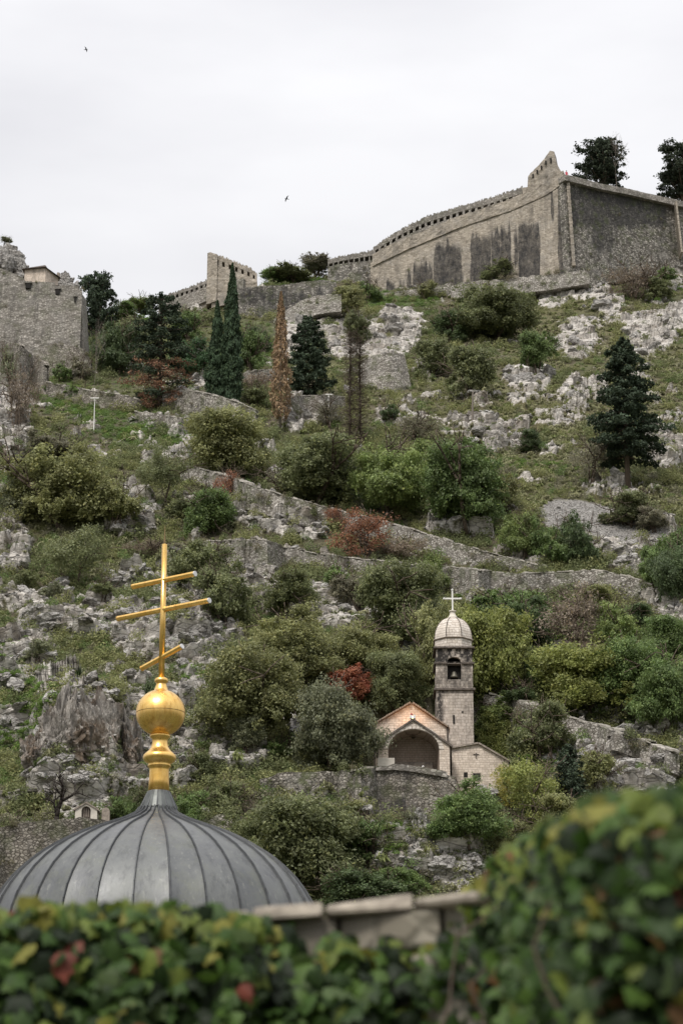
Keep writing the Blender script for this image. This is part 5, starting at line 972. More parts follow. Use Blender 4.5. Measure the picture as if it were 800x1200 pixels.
def eave_tiles(a, b, c, y0, th, mat, n=16):
    mb = MB(); rd = random.Random(3)
    for p, q in ((a, b), (c, b)):
        for i in range(n):
            f0, f1 = i/n - .03, (i+.82)/n - .03; s = Vector((p[0]+(q[0]-p[0])*f0, 0, p[1]+(q[1]-p[1])*f0)); e = Vector((p[0]+(q[0]-p[0])*f1, 0, p[1]+(q[1]-p[1])*f1)); u = Vector((0, 0, th*rd.uniform(.8, 1.15)))
            yy = y0 - rd.uniform(.28, .4); w_ = Vector((0, 0, th*.5)); mb.hexa([s+w_+Vector((0,yy,0)), e+w_+Vector((0,yy,0)), e+w_+Vector((0,y0+.5,0)), s+w_+Vector((0,y0+.5,0)), s+w_+u+Vector((0,yy,0)), e+w_+u+Vector((0,yy,0)), e+w_+u+Vector((0,y0+.5,0)), s+w_+u+Vector((0,y0+.5,0))])
    o = mb.build('eave_tiles', mat, chap); o['kind'] = 'stuff'; return o
slope_roof('porch_roof', el, ap, er, 0, 3.0, .16, .25, M['trimdark'], .22)
# nave
D1 = 3.2
nl, na, nr = xz(440, 849, D1), xz(482, 825, D1), xz(523, 853, D1)
mb = MB(); mb.prism([(nr[0], FL), nr, na, nl, (nl[0], FL)], D1, D1+.6); mb.box(nl[0], nl[0]+.5, D1+.6, D1+9, FL, nl[1]-.05); mb.box(nr[0]-.5, nr[0], D1+.6, D1+9, FL, nr[1]-.05)
stained(mb.build('nave_wall', M['ashlar'], chap)); slope_roof('nave_roof', nl, na, nr, D1, D1+9, .18, .28, M['rooftile'], .12)
eave_tiles(nl, na, nr, D1, .16, M['eave'])
for x, wd in ((nl[0]-.18, .16), (nr[0]+.02, .16)):
    MB().box(x, x+wd, D1-.12, D1+.04, FL, nl[1]-.05).build('rain_pipe', M['trimdark'], chap)
# tower
D2 = 7.2
tx0, tx1 = xz(510, 800, D2)[0], xz(554.5, 800, D2)[0]; tcx = (tx0+tx1)/2; tw = tx1-tx0; z = lambda y: xz(532, y, D2)[1]
def tw_st(co):
    v = .95 if co.z > z(809) else .35
    if co.x < tcx - tw*.25 and co.z > z(850): v = max(v, 1.0)
    if co.z > z(805) and co.z < z(782): v = .45
    return v
def fine_box(mb, x0, x1, y0, y1, z0, z1, n=7, m=18):
    """a box whose front and sides carry enough points for the stains"""
    for (p, q, r) in (((x0,y0),(x1,y0),0), ((x1,y0),(x1,y1),0), ((x1,y1),(x0,y1),0), ((x0,y1),(x0,y0),0)):
        vs = [(p[0]+(q[0]-p[0])*i/n, p[1]+(q[1]-p[1])*i/n, z0+(z1-z0)*j/m) for j in range(m+1) for i in range(n+1)]
        mb.add(vs, [(j*(n+1)+i, j*(n+1)+i+1, (j+1)*(n+1)+i+1, (j+1)*(n+1)+i) for j in range(m) for i in range(n)])
    mb.add([(x0,y0,z1),(x1,y0,z1),(x1,y1,z1),(x0,y1,z1)], [(0,1,2,3)])
mb = MB(); fine_box(mb, tx0+.06, tx1-.06, D2+.06, D2+tw-.06, -4, z(808), 8, 30); stained(mb.build('tower_shaft', M['ashlar_tower'], chap), tw_st)
def tower_stage(name, ya, yb, hw, ysill, ytop, yspring, inset, mat, stv):
    """one stage with an arched opening in each face"""
    z0, z1 = z(ya), z(yb); zs_, zt, zi = z(yspring), z(ytop), z(ysill); mb = MB(); x0, x1 = tx0+inset, tx1-inset; y0, y1 = D2+inset, D2+tw-inset; th = .5
    ar = arch_pts(0, hw, zs_, zt-zs_, 12)
    poly = [(x1-tcx, zi), (x1-tcx, z1), (x0-tcx, z1), (x0-tcx, zi), (-hw, zi)] + ar[::-1] + [(hw, zi)]
    for k in range(4):
        s = MB(); s.prism(poly, -(y1-y0)/2, -(y1-y0)/2+th)
        if zi > z0: s.box(x0-tcx, x1-tcx, -(y1-y0)/2, -(y1-y0)/2+th, z0, zi)
        a = k*math.pi/2; c, sn = math.cos(a), math.sin(a); sh = .003*k
        mb.add([(tcx + (x*c - y*sn)*(1-sh), (y0+y1)/2 + (x*sn + y*c)*(1-sh), zz) for x, y, zz in s.v], s.f)
    return stained(mb.build(name, mat, chap), lambda co: stv)
hwo = (xz(541, 790, D2)[0]-xz(525, 790, D2)[0])/2
tower_stage('belfry', 807, 777, hwo, 796, 777.5, 778, .06, M['ashlar_tower'], .75)
tower_stage('belfry_top', 776, 759.5, hwo*.95, 775.5, 769.5, 774, .10, M['ashlar_tower'], 1.3)
def band(name, ya, yb, out_, mat):
    return stained(MB().box(tx0-out_, tx1+out_, D2-out_, D2+tw+out_, z(ya), z(yb)).build(name, mat, chap, bevel=.04))
band('string_course', 809, 806.3, .16, M['trimdark'])
for y, ya, yb, e in ((0, 778.2, 775.8, .12), ):
    for sx in (-1, 1):
        x_in = tcx + sx*hwo*1.02; xo = tcx + sx*(tw/2+e); stained(MB().box(min(x_in, xo), max(x_in, xo), D2-e, D2+tw+e, z(ya), z(yb)).build('string_course', M['trimdark'], chap, bevel=.03))
band('cornice', 760, 757.6, .15, M['trimdark'])
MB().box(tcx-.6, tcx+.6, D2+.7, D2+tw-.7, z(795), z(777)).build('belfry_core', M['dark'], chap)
bell = MB().lathe([(.0,0),(.42,0),(.38,.12),(.28,.3),(.22,.5),(.12,.62),(.0,.64)], 16).build('bell', plain_mat('bell_bronze', (.16,.15,.12), .5, .6), chap, smooth=True, loc=(tcx, D2+.45, z(793)))
MB().box(tx0+.3, tx1-.3, D2+.32, D2+.5, z(779), z(777)).build('bell_beam', M['trimdark'], chap)
# octagonal drum and ribbed dome
zc = D2 + tw/2
def octa(prof, name, mat, ph=math.pi/8, n=8): return stained(MB().lathe(prof, n, (tcx, zc), ph).build(name, mat, chap))
r8 = tw/2/math.cos(math.pi/8)
octa([(r8*.97, z(757.5)), (r8*.97, z(747.5))], 'drum', M['ashlar_pale']); octa([(r8*1.0, z(747.5)), (r8*1.05, z(746.6)), (r8*1.04, z(745.8)), (r8*.98, z(745.4))], 'dome_eave', M['trim'])
pr = []
for k in range(15):
    a = math.pi/2*k/14*.93; pr.append((r8*.99*math.cos(a)**.9, z(745.5) + (z(718.5)-z(745.5))*math.sin(a)/math.sin(math.pi/2*.93)))
octa(pr, 'dome', M['ashlar_pale'])
mb = MB()
for k in range(8):
    a = math.pi/8 + k*math.pi/4
    for i in range(len(pr)-1): mb.tube((tcx+pr[i][0]*math.cos(a), zc+pr[i][0]*math.sin(a), pr[i][1]), (tcx+pr[i+1][0]*math.cos(a), zc+pr[i+1][0]*math.sin(a), pr[i+1][1]), .045, .045, 6)
o = mb.build('dome_ribs', M['trimdark'], chap); o['kind'] = 'stuff'
MB().lathe([(.62,z(719.5)),(.42,z(717.2)),(.30,z(714.5)),(.24,z(712)),(.25,z(711.4)),(.36,z(711)),(.36,z(710)),(.2,z(709.6)),(.0,z(709.2))], 16, (tcx, zc)).build('finial', M['plaster'], chap, smooth=True)
mb = MB(); zt, zb, za = z(685), z(710), z(695.5); mb.box(tcx-.075, tcx+.075, zc-.06, zc+.06, zb, zt); mb.box(tcx-.82, tcx+.82, zc-.058, zc+.058, za-.075, za+.075)
for cx_, cz in ((tcx-.82, za), (tcx+.82, za), (tcx, zt)):
    mb.lathe([(.0,-.13),(.12,-.06),(.13,.05),(.0,.13)], 8, (cx_, zc)); 
    for i in range(len(mb.v)-32, len(mb.v)): mb.v[i] = (mb.v[i][0], mb.v[i][1], mb.v[i][2]+cz)
mb.build('cross', M['white'], chap)
for x, ya, yb in ((531.5, 848, 838), (541.5, 834.8, 833.4)):
    p, q = xz(x, ya, D2), xz(x, yb, D2); MB().box(p[0]-.09, p[0]+.09, D2-.01, D2+.3, p[1], q[1]).build('slit_window', M['dark'], chap)
# annex
D3 = 3.6
al, aa, ar_ = xz(529, 877.5, D3), xz(560, 872, D3), xz(595.5, 892.5, D3)
mb = MB(); mb.prism([(ar_[0], -9), ar_, aa, al, (al[0], -9)], D3, D3+.5); mb.box(ar_[0]-.5, ar_[0], D3+.5, D3+6, -9, ar_[1]-.05); stained(mb.build('annex_wall', M['ashlar'], chap))
slope_roof('annex_roof', al, aa, ar_, D3, D3+6, .15, .2, M['trim'], .25)
p, q = xz(554.3, 914.5, D3), xz(562.3, 906.5, D3)
f = MB().box(p[0]-.07, q[0]+.07, D3-.04, D3+.2, p[1]-.07, q[1]+.07).build('window', M['trim'], chap); MB().box(p[0], q[0], D3-.06, D3+.1, p[1], q[1]).build('pane', M['dark'], f)
for i in (1, 2): MB().box(p[0]+(q[0]-p[0])*i/3-.015, p[0]+(q[0]-p[0])*i/3+.015, D3-.09, D3-.05, p[1], q[1]).build('bar', M['trimdark'], f)
p = xz(557.5, 884, D3); mb = MB(); mb.box(p[0]-.28, p[0]+.28, D3-.07, D3+.05, p[1]-.04, p[1]+.04); mb.box(p[0]-.045, p[0]+.045, D3-.072, D3+.05, p[1]-.38, p[1]+.12); mb.build('wall_cross', M['trimdark'], chap)
p, q = xz(543, 911, D3), xz(547.5, 905, D3); MB().box(p[0], q[0], D3-.02, D3+.2, p[1], q[1]).build('small_window', M['dark'], chap)
# twin floodlight on the porch ridge, lit: the glow on the gable is its own
fl = empty('floodlight', org + Vector((ap[0]-.05, .25, ap[1]+.15)), label='small twin white floodlight with a red lens, lit on the ridge of the chapel porch', cat='floodlight')
for s in (-1, 1): MB().box(-.27 if s < 0 else .03, -.03 if s < 0 else .27, -.16, .14, .08, .42).build('lamp_housing', M['white'], fl, bevel=.03)
MB().box(-.2, .2, -.05, .05, -.1, .09).build('bracket', M['trimdark'], fl)
MB().lathe([(.0,.42),(.10,.43),(.12,.5),(.07,.6),(.0,.62)], 10, (-.1, 0)).build('red_lens', plain_mat('red_plastic', (.45,.04,.03), .4), fl)
ls = NT('lit_lens'); ls.b.inputs['Emission Color'].default_value = (1, .5, .16, 1); ls.b.inputs['Emission Strength'].default_value = 6
MB().box(-.22, .22, .15, .18, .16, .38).build('lamp_lens', ls.m, fl)
sp = bpy.data.lights.new('flood_lamp', 'AREA'); sp.energy = 17; sp.color = (1, .50, .22); sp.size = .8; sp.size_y = .2; sp.shape = 'RECTANGLE'
so = bpy.data.objects.new('flood_lamp', sp); COL.objects.link(so); so.location = fl.location + Vector((0, 1.3, .35)); so.rotation_euler = Vector((0, 1.0, .62)).to_track_quat('-Z', 'Y').to_euler()
# terrace masonry in front
Yt = lambda x: 219.5
tm = empty('chapel_terrace', W(475, 950, 219.5), label='rough stone terrace wall with two dark stained panels carrying the chapel', cat='terrace wall')
adopt(tm, wall('front', None, None, [(441,899,962),(455,897,966),(480,900,966),(505,905,968),(525,908,966),(535,910,960)], 'terracew', parent=tm, Yfix=Yt, thick=2.4, batter=.05, rough=.2, sink=3, stain=[(449,461,921,952,1),(463,476,920,946,1),(490,500,930,960,.5)], topj=.22)[0],
      wall('side', None, None, [(424,903,950),(432,900,956),(441,898,960)], 'drydark', parent=tm, Yfix=lambda x: 219.5+(441-x)*.35, thick=2, batter=.05, rough=.2, sink=3)[0],
      wall('coping', None, None, [(440,897,903),(462,896,902),(490,899,905),(524,905,911)], 'fortgrey', parent=tm, Yfix=lambda x: 219.2, thick=1, batter=0, rough=.12, sink=0, topj=.2)[0])
gp_ = W(480, 903, 222); 
ter = MB(); a_ = W(440, 903, 220.5); b_ = W(600, 903, 220.5); ter.box(a_.x, b_.x-6.2, a_.y, a_.y+13, a_.z-4, a_.z-1.25); tag(ter.build('terrace_floor', M['concrete']), kind='structure')

# ================================================================ PEOPLE, GOAT, BIRDS (one skinned body each)
def skinned(name, verts, edges, radii, mat, parent=None, sub=1, root=0):
    me = bpy.data.meshes.new(name); me.from_pydata(verts, edges, []); me.materials.append(mat); o = link(name, me, parent)
    sk = o.modifiers.new('skin', 'SKIN'); sk.use_smooth_shade = True
    lay = me.skin_vertices[0].data if me.skin_vertices else None
    if lay is None:
        import bmesh
        bm = bmesh.new(); bm.from_mesh(me); bm.verts.layers.skin.verify(); bm.to_mesh(me); bm.free(); lay = me.skin_vertices[0].data
    for i, r in enumerate(radii): lay[i].radius = (r, r) if not isinstance(r, tuple) else r
    lay[root].use_root = True
    if sub: s = o.modifiers.new('subdivision', 'SUBSURF'); s.levels = sub; s.render_levels = sub
    return o
def person(loc, rz, label, top, leg, skin=(.45,.28,.2), hat=None, hair=(.03,.02,.015), dress=False, armL=((.30,.02,1.15),(.34,-.08,.92)), armR=((-.30,.02,1.15),(-.34,-.08,.92)), cap=None):
    e = empty('person', loc, rz, label, 'person')
    V = [(0,0,.92),(0,0,1.1),(0,0,1.32),(0,0,1.42),(0,-.01,1.5),(0,-.03,1.6),(0,-.02,1.69),(.10,0,.88),(.11,.0,.48),(.12,.03,.08),(.12,-.12,.04),(-.10,0,.88),(-.11,.0,.48),(-.12,.03,.08),(-.12,-.12,.04),(.18,0,1.38),armL[0],armL[1],(-.18,0,1.38),armR[0],armR[1],(0,-.115,1.585)]
    E = [(0,1),(1,2),(2,3),(3,4),(4,5),(5,6),(0,7),(7,8),(8,9),(9,10),(0,11),(11,12),(12,13),(13,14),(2,15),(15,16),(16,17),(2,18),(18,19),(19,20),(5,21)]
    Rd = [.14,.125,.15,.06,.055,.095,.07,.09,.06,.045,.035,.09,.06,.045,.035,.06,.042,.03,.06,.042,.03,.018]
    for h, base in ((17, armL), (20, armR)):
        b = Vector(base[1]); d = (b - Vector(base[0])).normalized(); s = d.cross(Vector((0, 1, 0))).normalized()
        for k in range(5):
            off = (k-2)*.018; n_ = len(V); ln = (.07, .085, .09, .08, .05)[k]
            V.append(tuple(b + d*.05 + s*off)); V.append(tuple(b + d*(.05+ln*.6) + s*off*1.3)); V.append(tuple(b + d*(.05+ln) + s*off*1.3 + Vector((0,-.015,-.01)))); E += [(h, n_), (n_, n_+1), (n_+1, n_+2)]; Rd += [.011, .009, .008]
    skinned('body', V, E, Rd, plain_mat('skin', skin, .6, var=.05), e)
    mt = plain_mat('clothing', top, .9, var=.12); ml = plain_mat('clothing', leg, .9, var=.12)
    if dress: MB().lathe([(.28,.42),(.26,.7),(.20,.95),(.165,1.1),(.19,1.28),(.17,1.38),(.07,1.44)], 16).build('dress', mt, e, smooth=True)
    else:
        MB().lathe([(.185,.86),(.18,1.0),(.17,1.1),(.20,1.28),(.18,1.38),(.07,1.44)], 16).build('shirt', mt, e, smooth=True)
        skinned('trousers', [(0,0,.93),(.10,0,.86),(.115,0,.48),(.12,.02,.12),(-.10,0,.86),(-.115,0,.48),(-.12,.02,.12)], [(0,1),(1,2),(2,3),(0,4),(4,5),(5,6)], [.16,.115,.08,.065,.115,.08,.065], ml, e)
    skinned('sleeve', [(.17,0,1.37),armL[0]], [(0,1)], [.075,.055], mt, e); skinned('sleeve', [(-.17,0,1.37),armR[0]], [(0,1)], [.075,.055], mt, e)
    hm = plain_mat('hair' if not cap else 'cap', cap or hair, .7)
    MB().lathe([(.0,1.785),(.07,1.77),(.108,1.71),(.118,1.64),(.105,1.58)], 14, (0, .012)).build('cap' if cap else 'hair', hm, e, smooth=True)
    if cap: MB().box(-.07, .07, -.2, -.08, 1.655, 1.675).build('cap_brim', hm, e)
    for s in (-.035, .035): MB().lathe([(0,-.012),(.011,-.004),(.011,.004),(0,.012)], 8).build('eye', M['dark'], e).location = (s, -.115, 1.61)
    return e
person(W(663.5, 209.5, 422.5), R(20), 'tiny person in a red dress standing on the fortress wall at its highest corner', (.55,.07,.10), (.5,.1,.12), skin=(.55,.36,.30), dress=True)
pz = a_.z - 1.25
for x, lab, tp, ca in ((481.5, 'left one of two people in white caps behind the parapet of the chapel', (.30,.30,.33), (.75,.74,.72)), (495.5, 'right one of two people in white caps behind the parapet, in dark clothes', (.03,.03,.04), (.8,.78,.76))):
    p = W(x, 900, 220.9); person((p.x, 221.0, W(x, 897.2 if x < 490 else 896.8, 220.9).z - 1.79), R(15), lab, tp, (.05,.06,.09), cap=ca)
# goat on its rock
gp0 = G(616, 441); gY_ = gp0.y; gt = W(616.5, 434.6, gY_)
goat = empty('goat', gt, R(-78), 'small white goat standing on top of the pale rock outcrop', 'goat')
s_ = .78
V = [(0,0,.62),(0,.30,.60),(0,-.32,.63),(0,-.50,.80),(0,-.60,.92),(0,-.76,.86),(.11,-.30,.42),(.11,-.27,.22),(.11,-.30,.02),(-.11,-.30,.42),(-.11,-.27,.22),(-.11,-.30,.02),(.12,.28,.45),(.12,.38,.26),(.12,.34,.02),(-.12,.28,.45),(-.12,.38,.26),(-.12,.34,.02),(0,.44,.66),(0,.50,.74),(.09,-.58,.95),(-.09,-.58,.95),(.03,-.55,1.02),(.05,-.46,1.13),(-.03,-.55,1.02),(-.05,-.46,1.13)]
E = [(0,1),(0,2),(2,3),(3,4),(4,5),(2,6),(6,7),(7,8),(2,9),(9,10),(10,11),(1,12),(12,13),(13,14),(1,15),(15,16),(16,17),(1,18),(18,19),(4,20),(4,21),(4,22),(22,23),(4,24),(24,25)]
Rd = [.19,.17,.19,.10,.085,.045,.06,.035,.03,.06,.035,.03,.075,.035,.03,.075,.035,.03,.04,.02,.025,.025,.02,.01,.02,.01]
skinned('body', [(a*s_*1.3, b*s_*1.3, c*s_*1.3) for a, b, c in V], E, [r*s_*1.25 for r in Rd], plain_mat('white_fleece', (.82,.80,.76), .9, var=.06), goat)
pk = link('boulder', RK[2], loc=gt + Vector((-.1, .2, -1.05))); pk.scale = (1.5, 1.3, 1.15); tag(pk, 'top rock of the outcrop, right under the hooves of the goat', 'boulder', kind='thing')
def bird(x, y, Y, rz, roll, lab):
    e = empty('bird', W(x, y, Y), rz, lab, 'bird'); e.rotation_euler = (0, roll, rz); e.scale = (.85,)*3
    skinned('body', [(0,0,0),(0,-.13,0),(0,-.2,.01),(0,-.245,0),(0,.12,0),(0,.26,-.01)], [(0,1),(1,2),(2,3),(0,4),(4,5)], [.045,.04,.03,.008,.03,(.05,.006)], M['birdm'], e)
    for s in (-1, 1):
        mb = MB(); P = [(0,-.08),(.18*s,-.11),(.40*s,.02),(.42*s,.05),(.2*s,.03),(0,.06)]; zz = [0,.05,.03,.03,.05,0]
        mb.add([(a, b, c+.008) for (a, b), c in zip(P, zz)] + [(a, b, c-.004) for (a, b), c in zip(P, zz)], [(0,1,4,5),(1,2,3,4),(11,10,7,6),(10,9,8,7)] + [(i, i+6, (i+1)%6+6, (i+1)%6) for i in range(6)]); mb.build('wing', M['birdm'], e)
M['birdm'] = plain_mat('dark_feathers', (.05,.05,.055), .8)
bird(101, 58, 210, R(75), R(25), 'dark bird flying high in the upper left of the sky'); bird(336, 233, 190, R(-60), R(-35), 'dark bird flying low in the middle of the sky')

# ================================================================ LAMP POSTS, SHRINE
def lamp(x, yb, yt, wd, lab):
    p = G(x, yb); k = (p-CAM).length/FPX; h = (yb-yt)*k*1.02; e = empty('street_lamp', p, 0, lab, 'street lamp')
    MB().tube((0,0,-.5),(0,0,h), .075, .05, 10).build('pole', M['lampw'], e); w_ = wd*k/2
    MB().box(-w_, w_, -.22, .22, h, h+.16).build('lamp_head', M['lampw'], e, bevel=.04); MB().tube((0,0,h-.3),(0,0,h), .11, .16, 10).build('collar', M['lampw'], e)
M['lampw'] = plain_mat('lamp_paint', (.80,.79,.76), .5, var=.06)
lamp(110, 508, 466, 10, 'tall pale street lamp with a flat head on the slope at left'); lamp(385, 491, 462, 8, 'small pale street lamp before the path wall near the dark conifer')
p = G(553, 492); k = (p-CAM).length/FPX; e = empty('post', p, 0, 'weathered wooden post standing alone on the grassy slope', 'post')
MB().tube((0,0,-.5),(.15,0,33*k), .17, .12, 8).build('shaft', M['barkgrey'], e); MB().tube((.15,0,33*k),(.22,0,36*k), .12, .05, 8).build('top', M['barkgrey'], e)
Ysh = 209.0; p = W(101, 957, Ysh); k = Ysh/FPX*1.03; e = empty('shrine', p, 0, 'little white gabled shrine with an arched door on the terrace wall at left', 'shrine')
hw = 12.6*k; ht = 8.0*k; hp = 15.5*k; dw = 5.3*k; dz = 7.0*k; ar = arch_pts(0, dw, dz, 5.2*k, 12)
mb = MB().prism([(hw, -1), (hw, ht), (0, hp), (-hw, ht), (-hw, -1), (-dw, -1)] + ar[::-1] + [(dw, -1)], 0, .35); mb.box(-hw, -hw+.2, .35, 1.6, -1, ht-.03); mb.box(hw-.2, hw, .35, 1.6, -1, ht-.03); mb.build('wall', M['plaster'], e)
MB().box(-dw-.1, dw+.1, .28, .34, -1, dz+5.3*k).build('door', M['door'], e)
for i in (-1, 0, 1): MB().box(i*dw*.5-.03, i*dw*.5+.03, .2, .28, 0, dz+3.5*k).build('door_bar', M['trim'], e)
mb = MB()
for s in (-1, 1): mb.hexa([(0,-.12,hp),(s*(hw+.15),-.12,ht-.1),(s*(hw+.15),1.7,ht-.1),(0,1.7,hp),(0,-.12,hp+.13),(s*(hw+.15),-.12,ht+.05),(s*(hw+.15),1.7,ht+.05),(0,1.7,hp+.13)])
mb.build('roof', M['trim'], e)
p2 = W(124, 957, Ysh); e2 = empty('memorial_slab', p2, 0, 'low round topped pale slab right of the little shrine', 'slab')
MB().prism([(4.5*k,-1),(4.5*k,7*k),(3*k,9.5*k),(0,11*k),(-3*k,9.5*k),(-4.5*k,7*k),(-4.5*k,-1)], 0, .4).build('slab', M['trim'], e2); MB().lathe([(.0,0),(.14,.1),(.0,.24)], 8).build('knob', M['trimdark'], e2).location = (0, .2, 11*k)

# ================================================================ THE CHURCH WITH THE LEAD DOME, CLOSE BY
DD = 60.0
def DZ(y): return W(182, y, DD).z
c0 = W(181, 1080, DD); pxm = c0.y/FPX/ (ray(181,1000).y) 
base = Vector((c0.x, DD, 0)); church = empty('church', base, label='town church whose ribbed grey lead dome rises in front of the hill', cat='church')
z945, z1080 = W(187, 946, DD).z, W(181, 1080, DD).z
PR = [(20,948),(24,954),(39,962),(57,969),(74,975.5),(90,982),(104,989),(119,997.5),(134,1007.5),(148,1019.5),(161,1033),(172,1048),(181,1064),(187,1080),(191,1098),(193,1118),(193,1165)]
mpp = DD/FPX*1.032
prof = [(r*mpp, DZ(y)) for r, y in PR]
NP = 30
# each panel of lead is a piece of its own, and so is each standing seam
def panel_mesh():
    vs = []; fs = []; n = 6; h = math.pi/NP
    for (r, z_) in prof:
        for i in range(n+1):
            t = -1 + 2*i/n; a = t*h; rr = r*(1 - .012*(1-t*t)); vs.append((rr*math.cos(a), rr*math.sin(a), z_))
    m = n+1
    for j in range(len(prof)-1):
        for i in range(n): fs.append((j*m+i+0, j*m+i+1, (j+1)*m+i+1, (j+1)*m+i)[::-1])
    me = bpy.data.meshes.new('lead_panel'); me.from_pydata(vs, [], fs); me.materials.append(M['lead']); me.polygons.foreach_set('use_smooth', [True]*len(fs)); me.update(); return me
def seam_mesh():
    mb = MB(); w_ = .024
    for (r0, z0), (r1, z1) in zip(prof[:-1], prof[1:]):
        d = Vector((r1-r0, z1-z0)).normalized(); nx, nz = -d.y, d.x
        if nx < 0: nx, nz = -nx, -nz
        hh = .05
        mb.hexa([(r0,-w_,z0),(r0,w_,z0),(r1,w_,z1),(r1,-w_,z1),(r0+nx*hh,-w_*.55,z0+abs(nz)*hh),(r0+nx*hh,w_*.55,z0+abs(nz)*hh),(r1+nx*hh,w_*.55,z1+abs(nz)*hh),(r1+nx*hh,-w_*.55,z1+abs(nz)*hh)])
    return mb.mesh('standing_seam', M['leaddark'])
pm, sm = panel_mesh(), seam_mesh(); ph0 = R(-90) + math.pi/NP*.55
for k in range(NP):
    o = link('lead_panel', pm, church); o.rotation_euler.z = ph0 + 2*math.pi*k/NP
    o = link('standing_seam', sm, church); o.rotation_euler.z = ph0 + 2*math.pi*(k+.5)/NP
rd = random.Random(11)
for k in range(NP):    # cross welts between the sheets of a panel
    for _ in range(rd.choice((0, 0, 0, 0, 0, 1))):
        j = rd.choice((4, 5, 6, 9, 10)); (r0, z0), (r1, z1) = prof[j], prof[j+1]; h = math.pi/NP*.93; mb = MB(); n = 5
        for i in range(n):
            a, b = -h+2*h*i/n, -h+2*h*(i+1)/n; mb.hexa([(r1*math.cos(a), r1*math.sin(a), z1),(r1*math.cos(b), r1*math.sin(b), z1),((r1-.04)*math.cos(b), (r1-.04)*math.sin(b), z1+.012),((r1-.04)*math.cos(a), (r1-.04)*math.sin(a), z1+.012)]+[((r1+.006)*math.cos(a), (r1+.006)*math.sin(a), z1+.012),((r1+.006)*math.cos(b), (r1+.006)*math.sin(b), z1+.012),((r1-.034)*math.cos(b), (r1-.034)*math.sin(b), z1+.024),((r1-.034)*math.cos(a), (r1-.034)*math.sin(a), z1+.024)])
        o = mb.build('sheet_welt', M['conelead'], church); o.rotation_euler.z = ph0 + 2*math.pi*k/NP
zdr = DZ(1165)
mb = MB().lathe([(prof[-1][0]+.25, zdr-.35), (prof[-1][0]+.28, zdr-.1), (prof[-1][0]+.1, zdr), (.5, zdr)], 48); mb.build('cornice', M['trim'], church)
M['churchw'] = ashlar_mat('church_ashlar', (.45,.42,.38), (.36,.33,.29), (.22,.2,.18), stain=.2)
stained(MB().lathe([(3.85, zdr-3.2), (3.85, zdr-.3)], 48).build('drum', M['churchw'], church))
for k in range(8):
    a = k*math.pi/4 + .2; o = MB().prism([(.32,0),(.32,1.6)] + arch_pts(0, .32, 1.6, .32, 8)[1:-1] + [(-.32,1.6),(-.32,0)], -.08, .08).build('drum_window', M['dark'], church); o.rotation_euler.z = a; o.location = (math.sin(a)*3.86, -math.cos(a)*3.86, zdr-2.7)
mb = MB(); hz = zdr-3.2; mb.box(-6, 6, -8, 10, 0, hz-1.4); mb.prism([(6.3, hz-1.4), (0, hz+.6), (-6.3, hz-1.4)], -8.2, 10.2); stained(mb.build('nave_wall', M['churchw'], church))
M['spikeb'] = plain_mat('tarnished_gold', (.40,.24,.08), .5, .7)
# cone, gilded neck, ball and cross
ctr = (0, 0)
fin = empty('finial_cross', Vector((base.x, DD, DZ(948))), label='tall gilded finial on the lead dome: collar, ball and three barred cross', cat='cross')
zz = lambda y: DZ(y) - DZ(948)
cone = MB().lathe([(21.5*mpp, zz(951)), (21.5*mpp, zz(948)), (16.5*mpp, zz(935)), (12.6*mpp, zz(927.5)), (0, zz(927))], 24).build('lead_cone', M['conelead'], fin)
mb = MB()
for k in range(12): a = 2*math.pi*k/12; mb.tube((21.9*mpp*math.cos(a), 21.9*mpp*math.sin(a), zz(948)), (12.8*mpp*math.cos(a), 12.8*mpp*math.sin(a), zz(928)), .02, .015, 6)
o = mb.build('cone_seams', M['leaddark'], fin); o['kind'] = 'stuff'
NK = [(12.3,929),(11.6,915),(11.2,903),(11.4,900),(13,899),(13.6,897.5),(12.5,896),(14,894.5),(17.5,892),(19.3,888.5),(18.8,885.5),(15.8,882.5),(13,880),(10.2,876),(8.8,870),(9.2,866),(11.6,864.2),(12,862.5),(11,861),(8.5,860)]
MB().lathe([(r*mpp, zz(y)) for r, y in NK], 40).build('collar', M['gold'], fin, smooth=True)
BL = [(8,862)] + [(28.6*math.cos(a)*1.0, 835.5 - 27*math.sin(a)) for a in [R(d) for d in range(-72, 73, 8)]] + [(7.5,807),(6.2,803),(5.6,801),(7.6,799.5),(8,797.5),(7.4,795.5),(5.6,794.5),(4,794)]
MB().lathe([(r*mpp, zz(y)) for r, y in BL], 48).build('ball', M['gold'], fin, smooth=True)
MB().lathe([(28.5*mpp, zz(836.6)), (28.8*mpp, zz(836.4)), (28.8*mpp, zz(835.9)), (28.5*mpp, zz(835.7))], 48).build('ball_seam', M['spikeb'], fin, smooth=True)
def zr(y): return W(188, y, DD).z - DZ(948)
# the ball and cross stand a little right of the dome's own axis in the photograph
dxp = W(187, 900, DD).x - base.x
fin.location.x += dxp*.9
MB().tube((0,0,zr(796)), (0,0,zr(638)), .078, .070, 12).build('cross_post', M['gold'], fin, smooth=True)
MB().tube((0,0,zr(638)), (0,0,zr(616)), .028, .006, 8).build('spike', plain_mat('spike_brass', (.28,.20,.10), .5, .7), fin)
yaw = R(-35)
def bar(yc, half, tiltz, nm, r=.072):
    d = Vector((math.cos(yaw), math.sin(yaw), 0)); zc_ = zr(yc); e = MB().tube(-d*half + Vector((0,0,zc_-tiltz)), d*half + Vector((0,0,zc_+tiltz)), r, r, 8).build(nm, M['gold'], fin)
    dn = (d*half + Vector((0,0,tiltz))).normalized()
    for s in (-1, 1): p_ = d*half*s + Vector((0,0,zc_+tiltz*s)); MB().tube(p_, p_ + dn*.03*s, r*1.03, r*.98, 12).build('end_cap', M['silver'] if s > 0 else M['gold'], e)
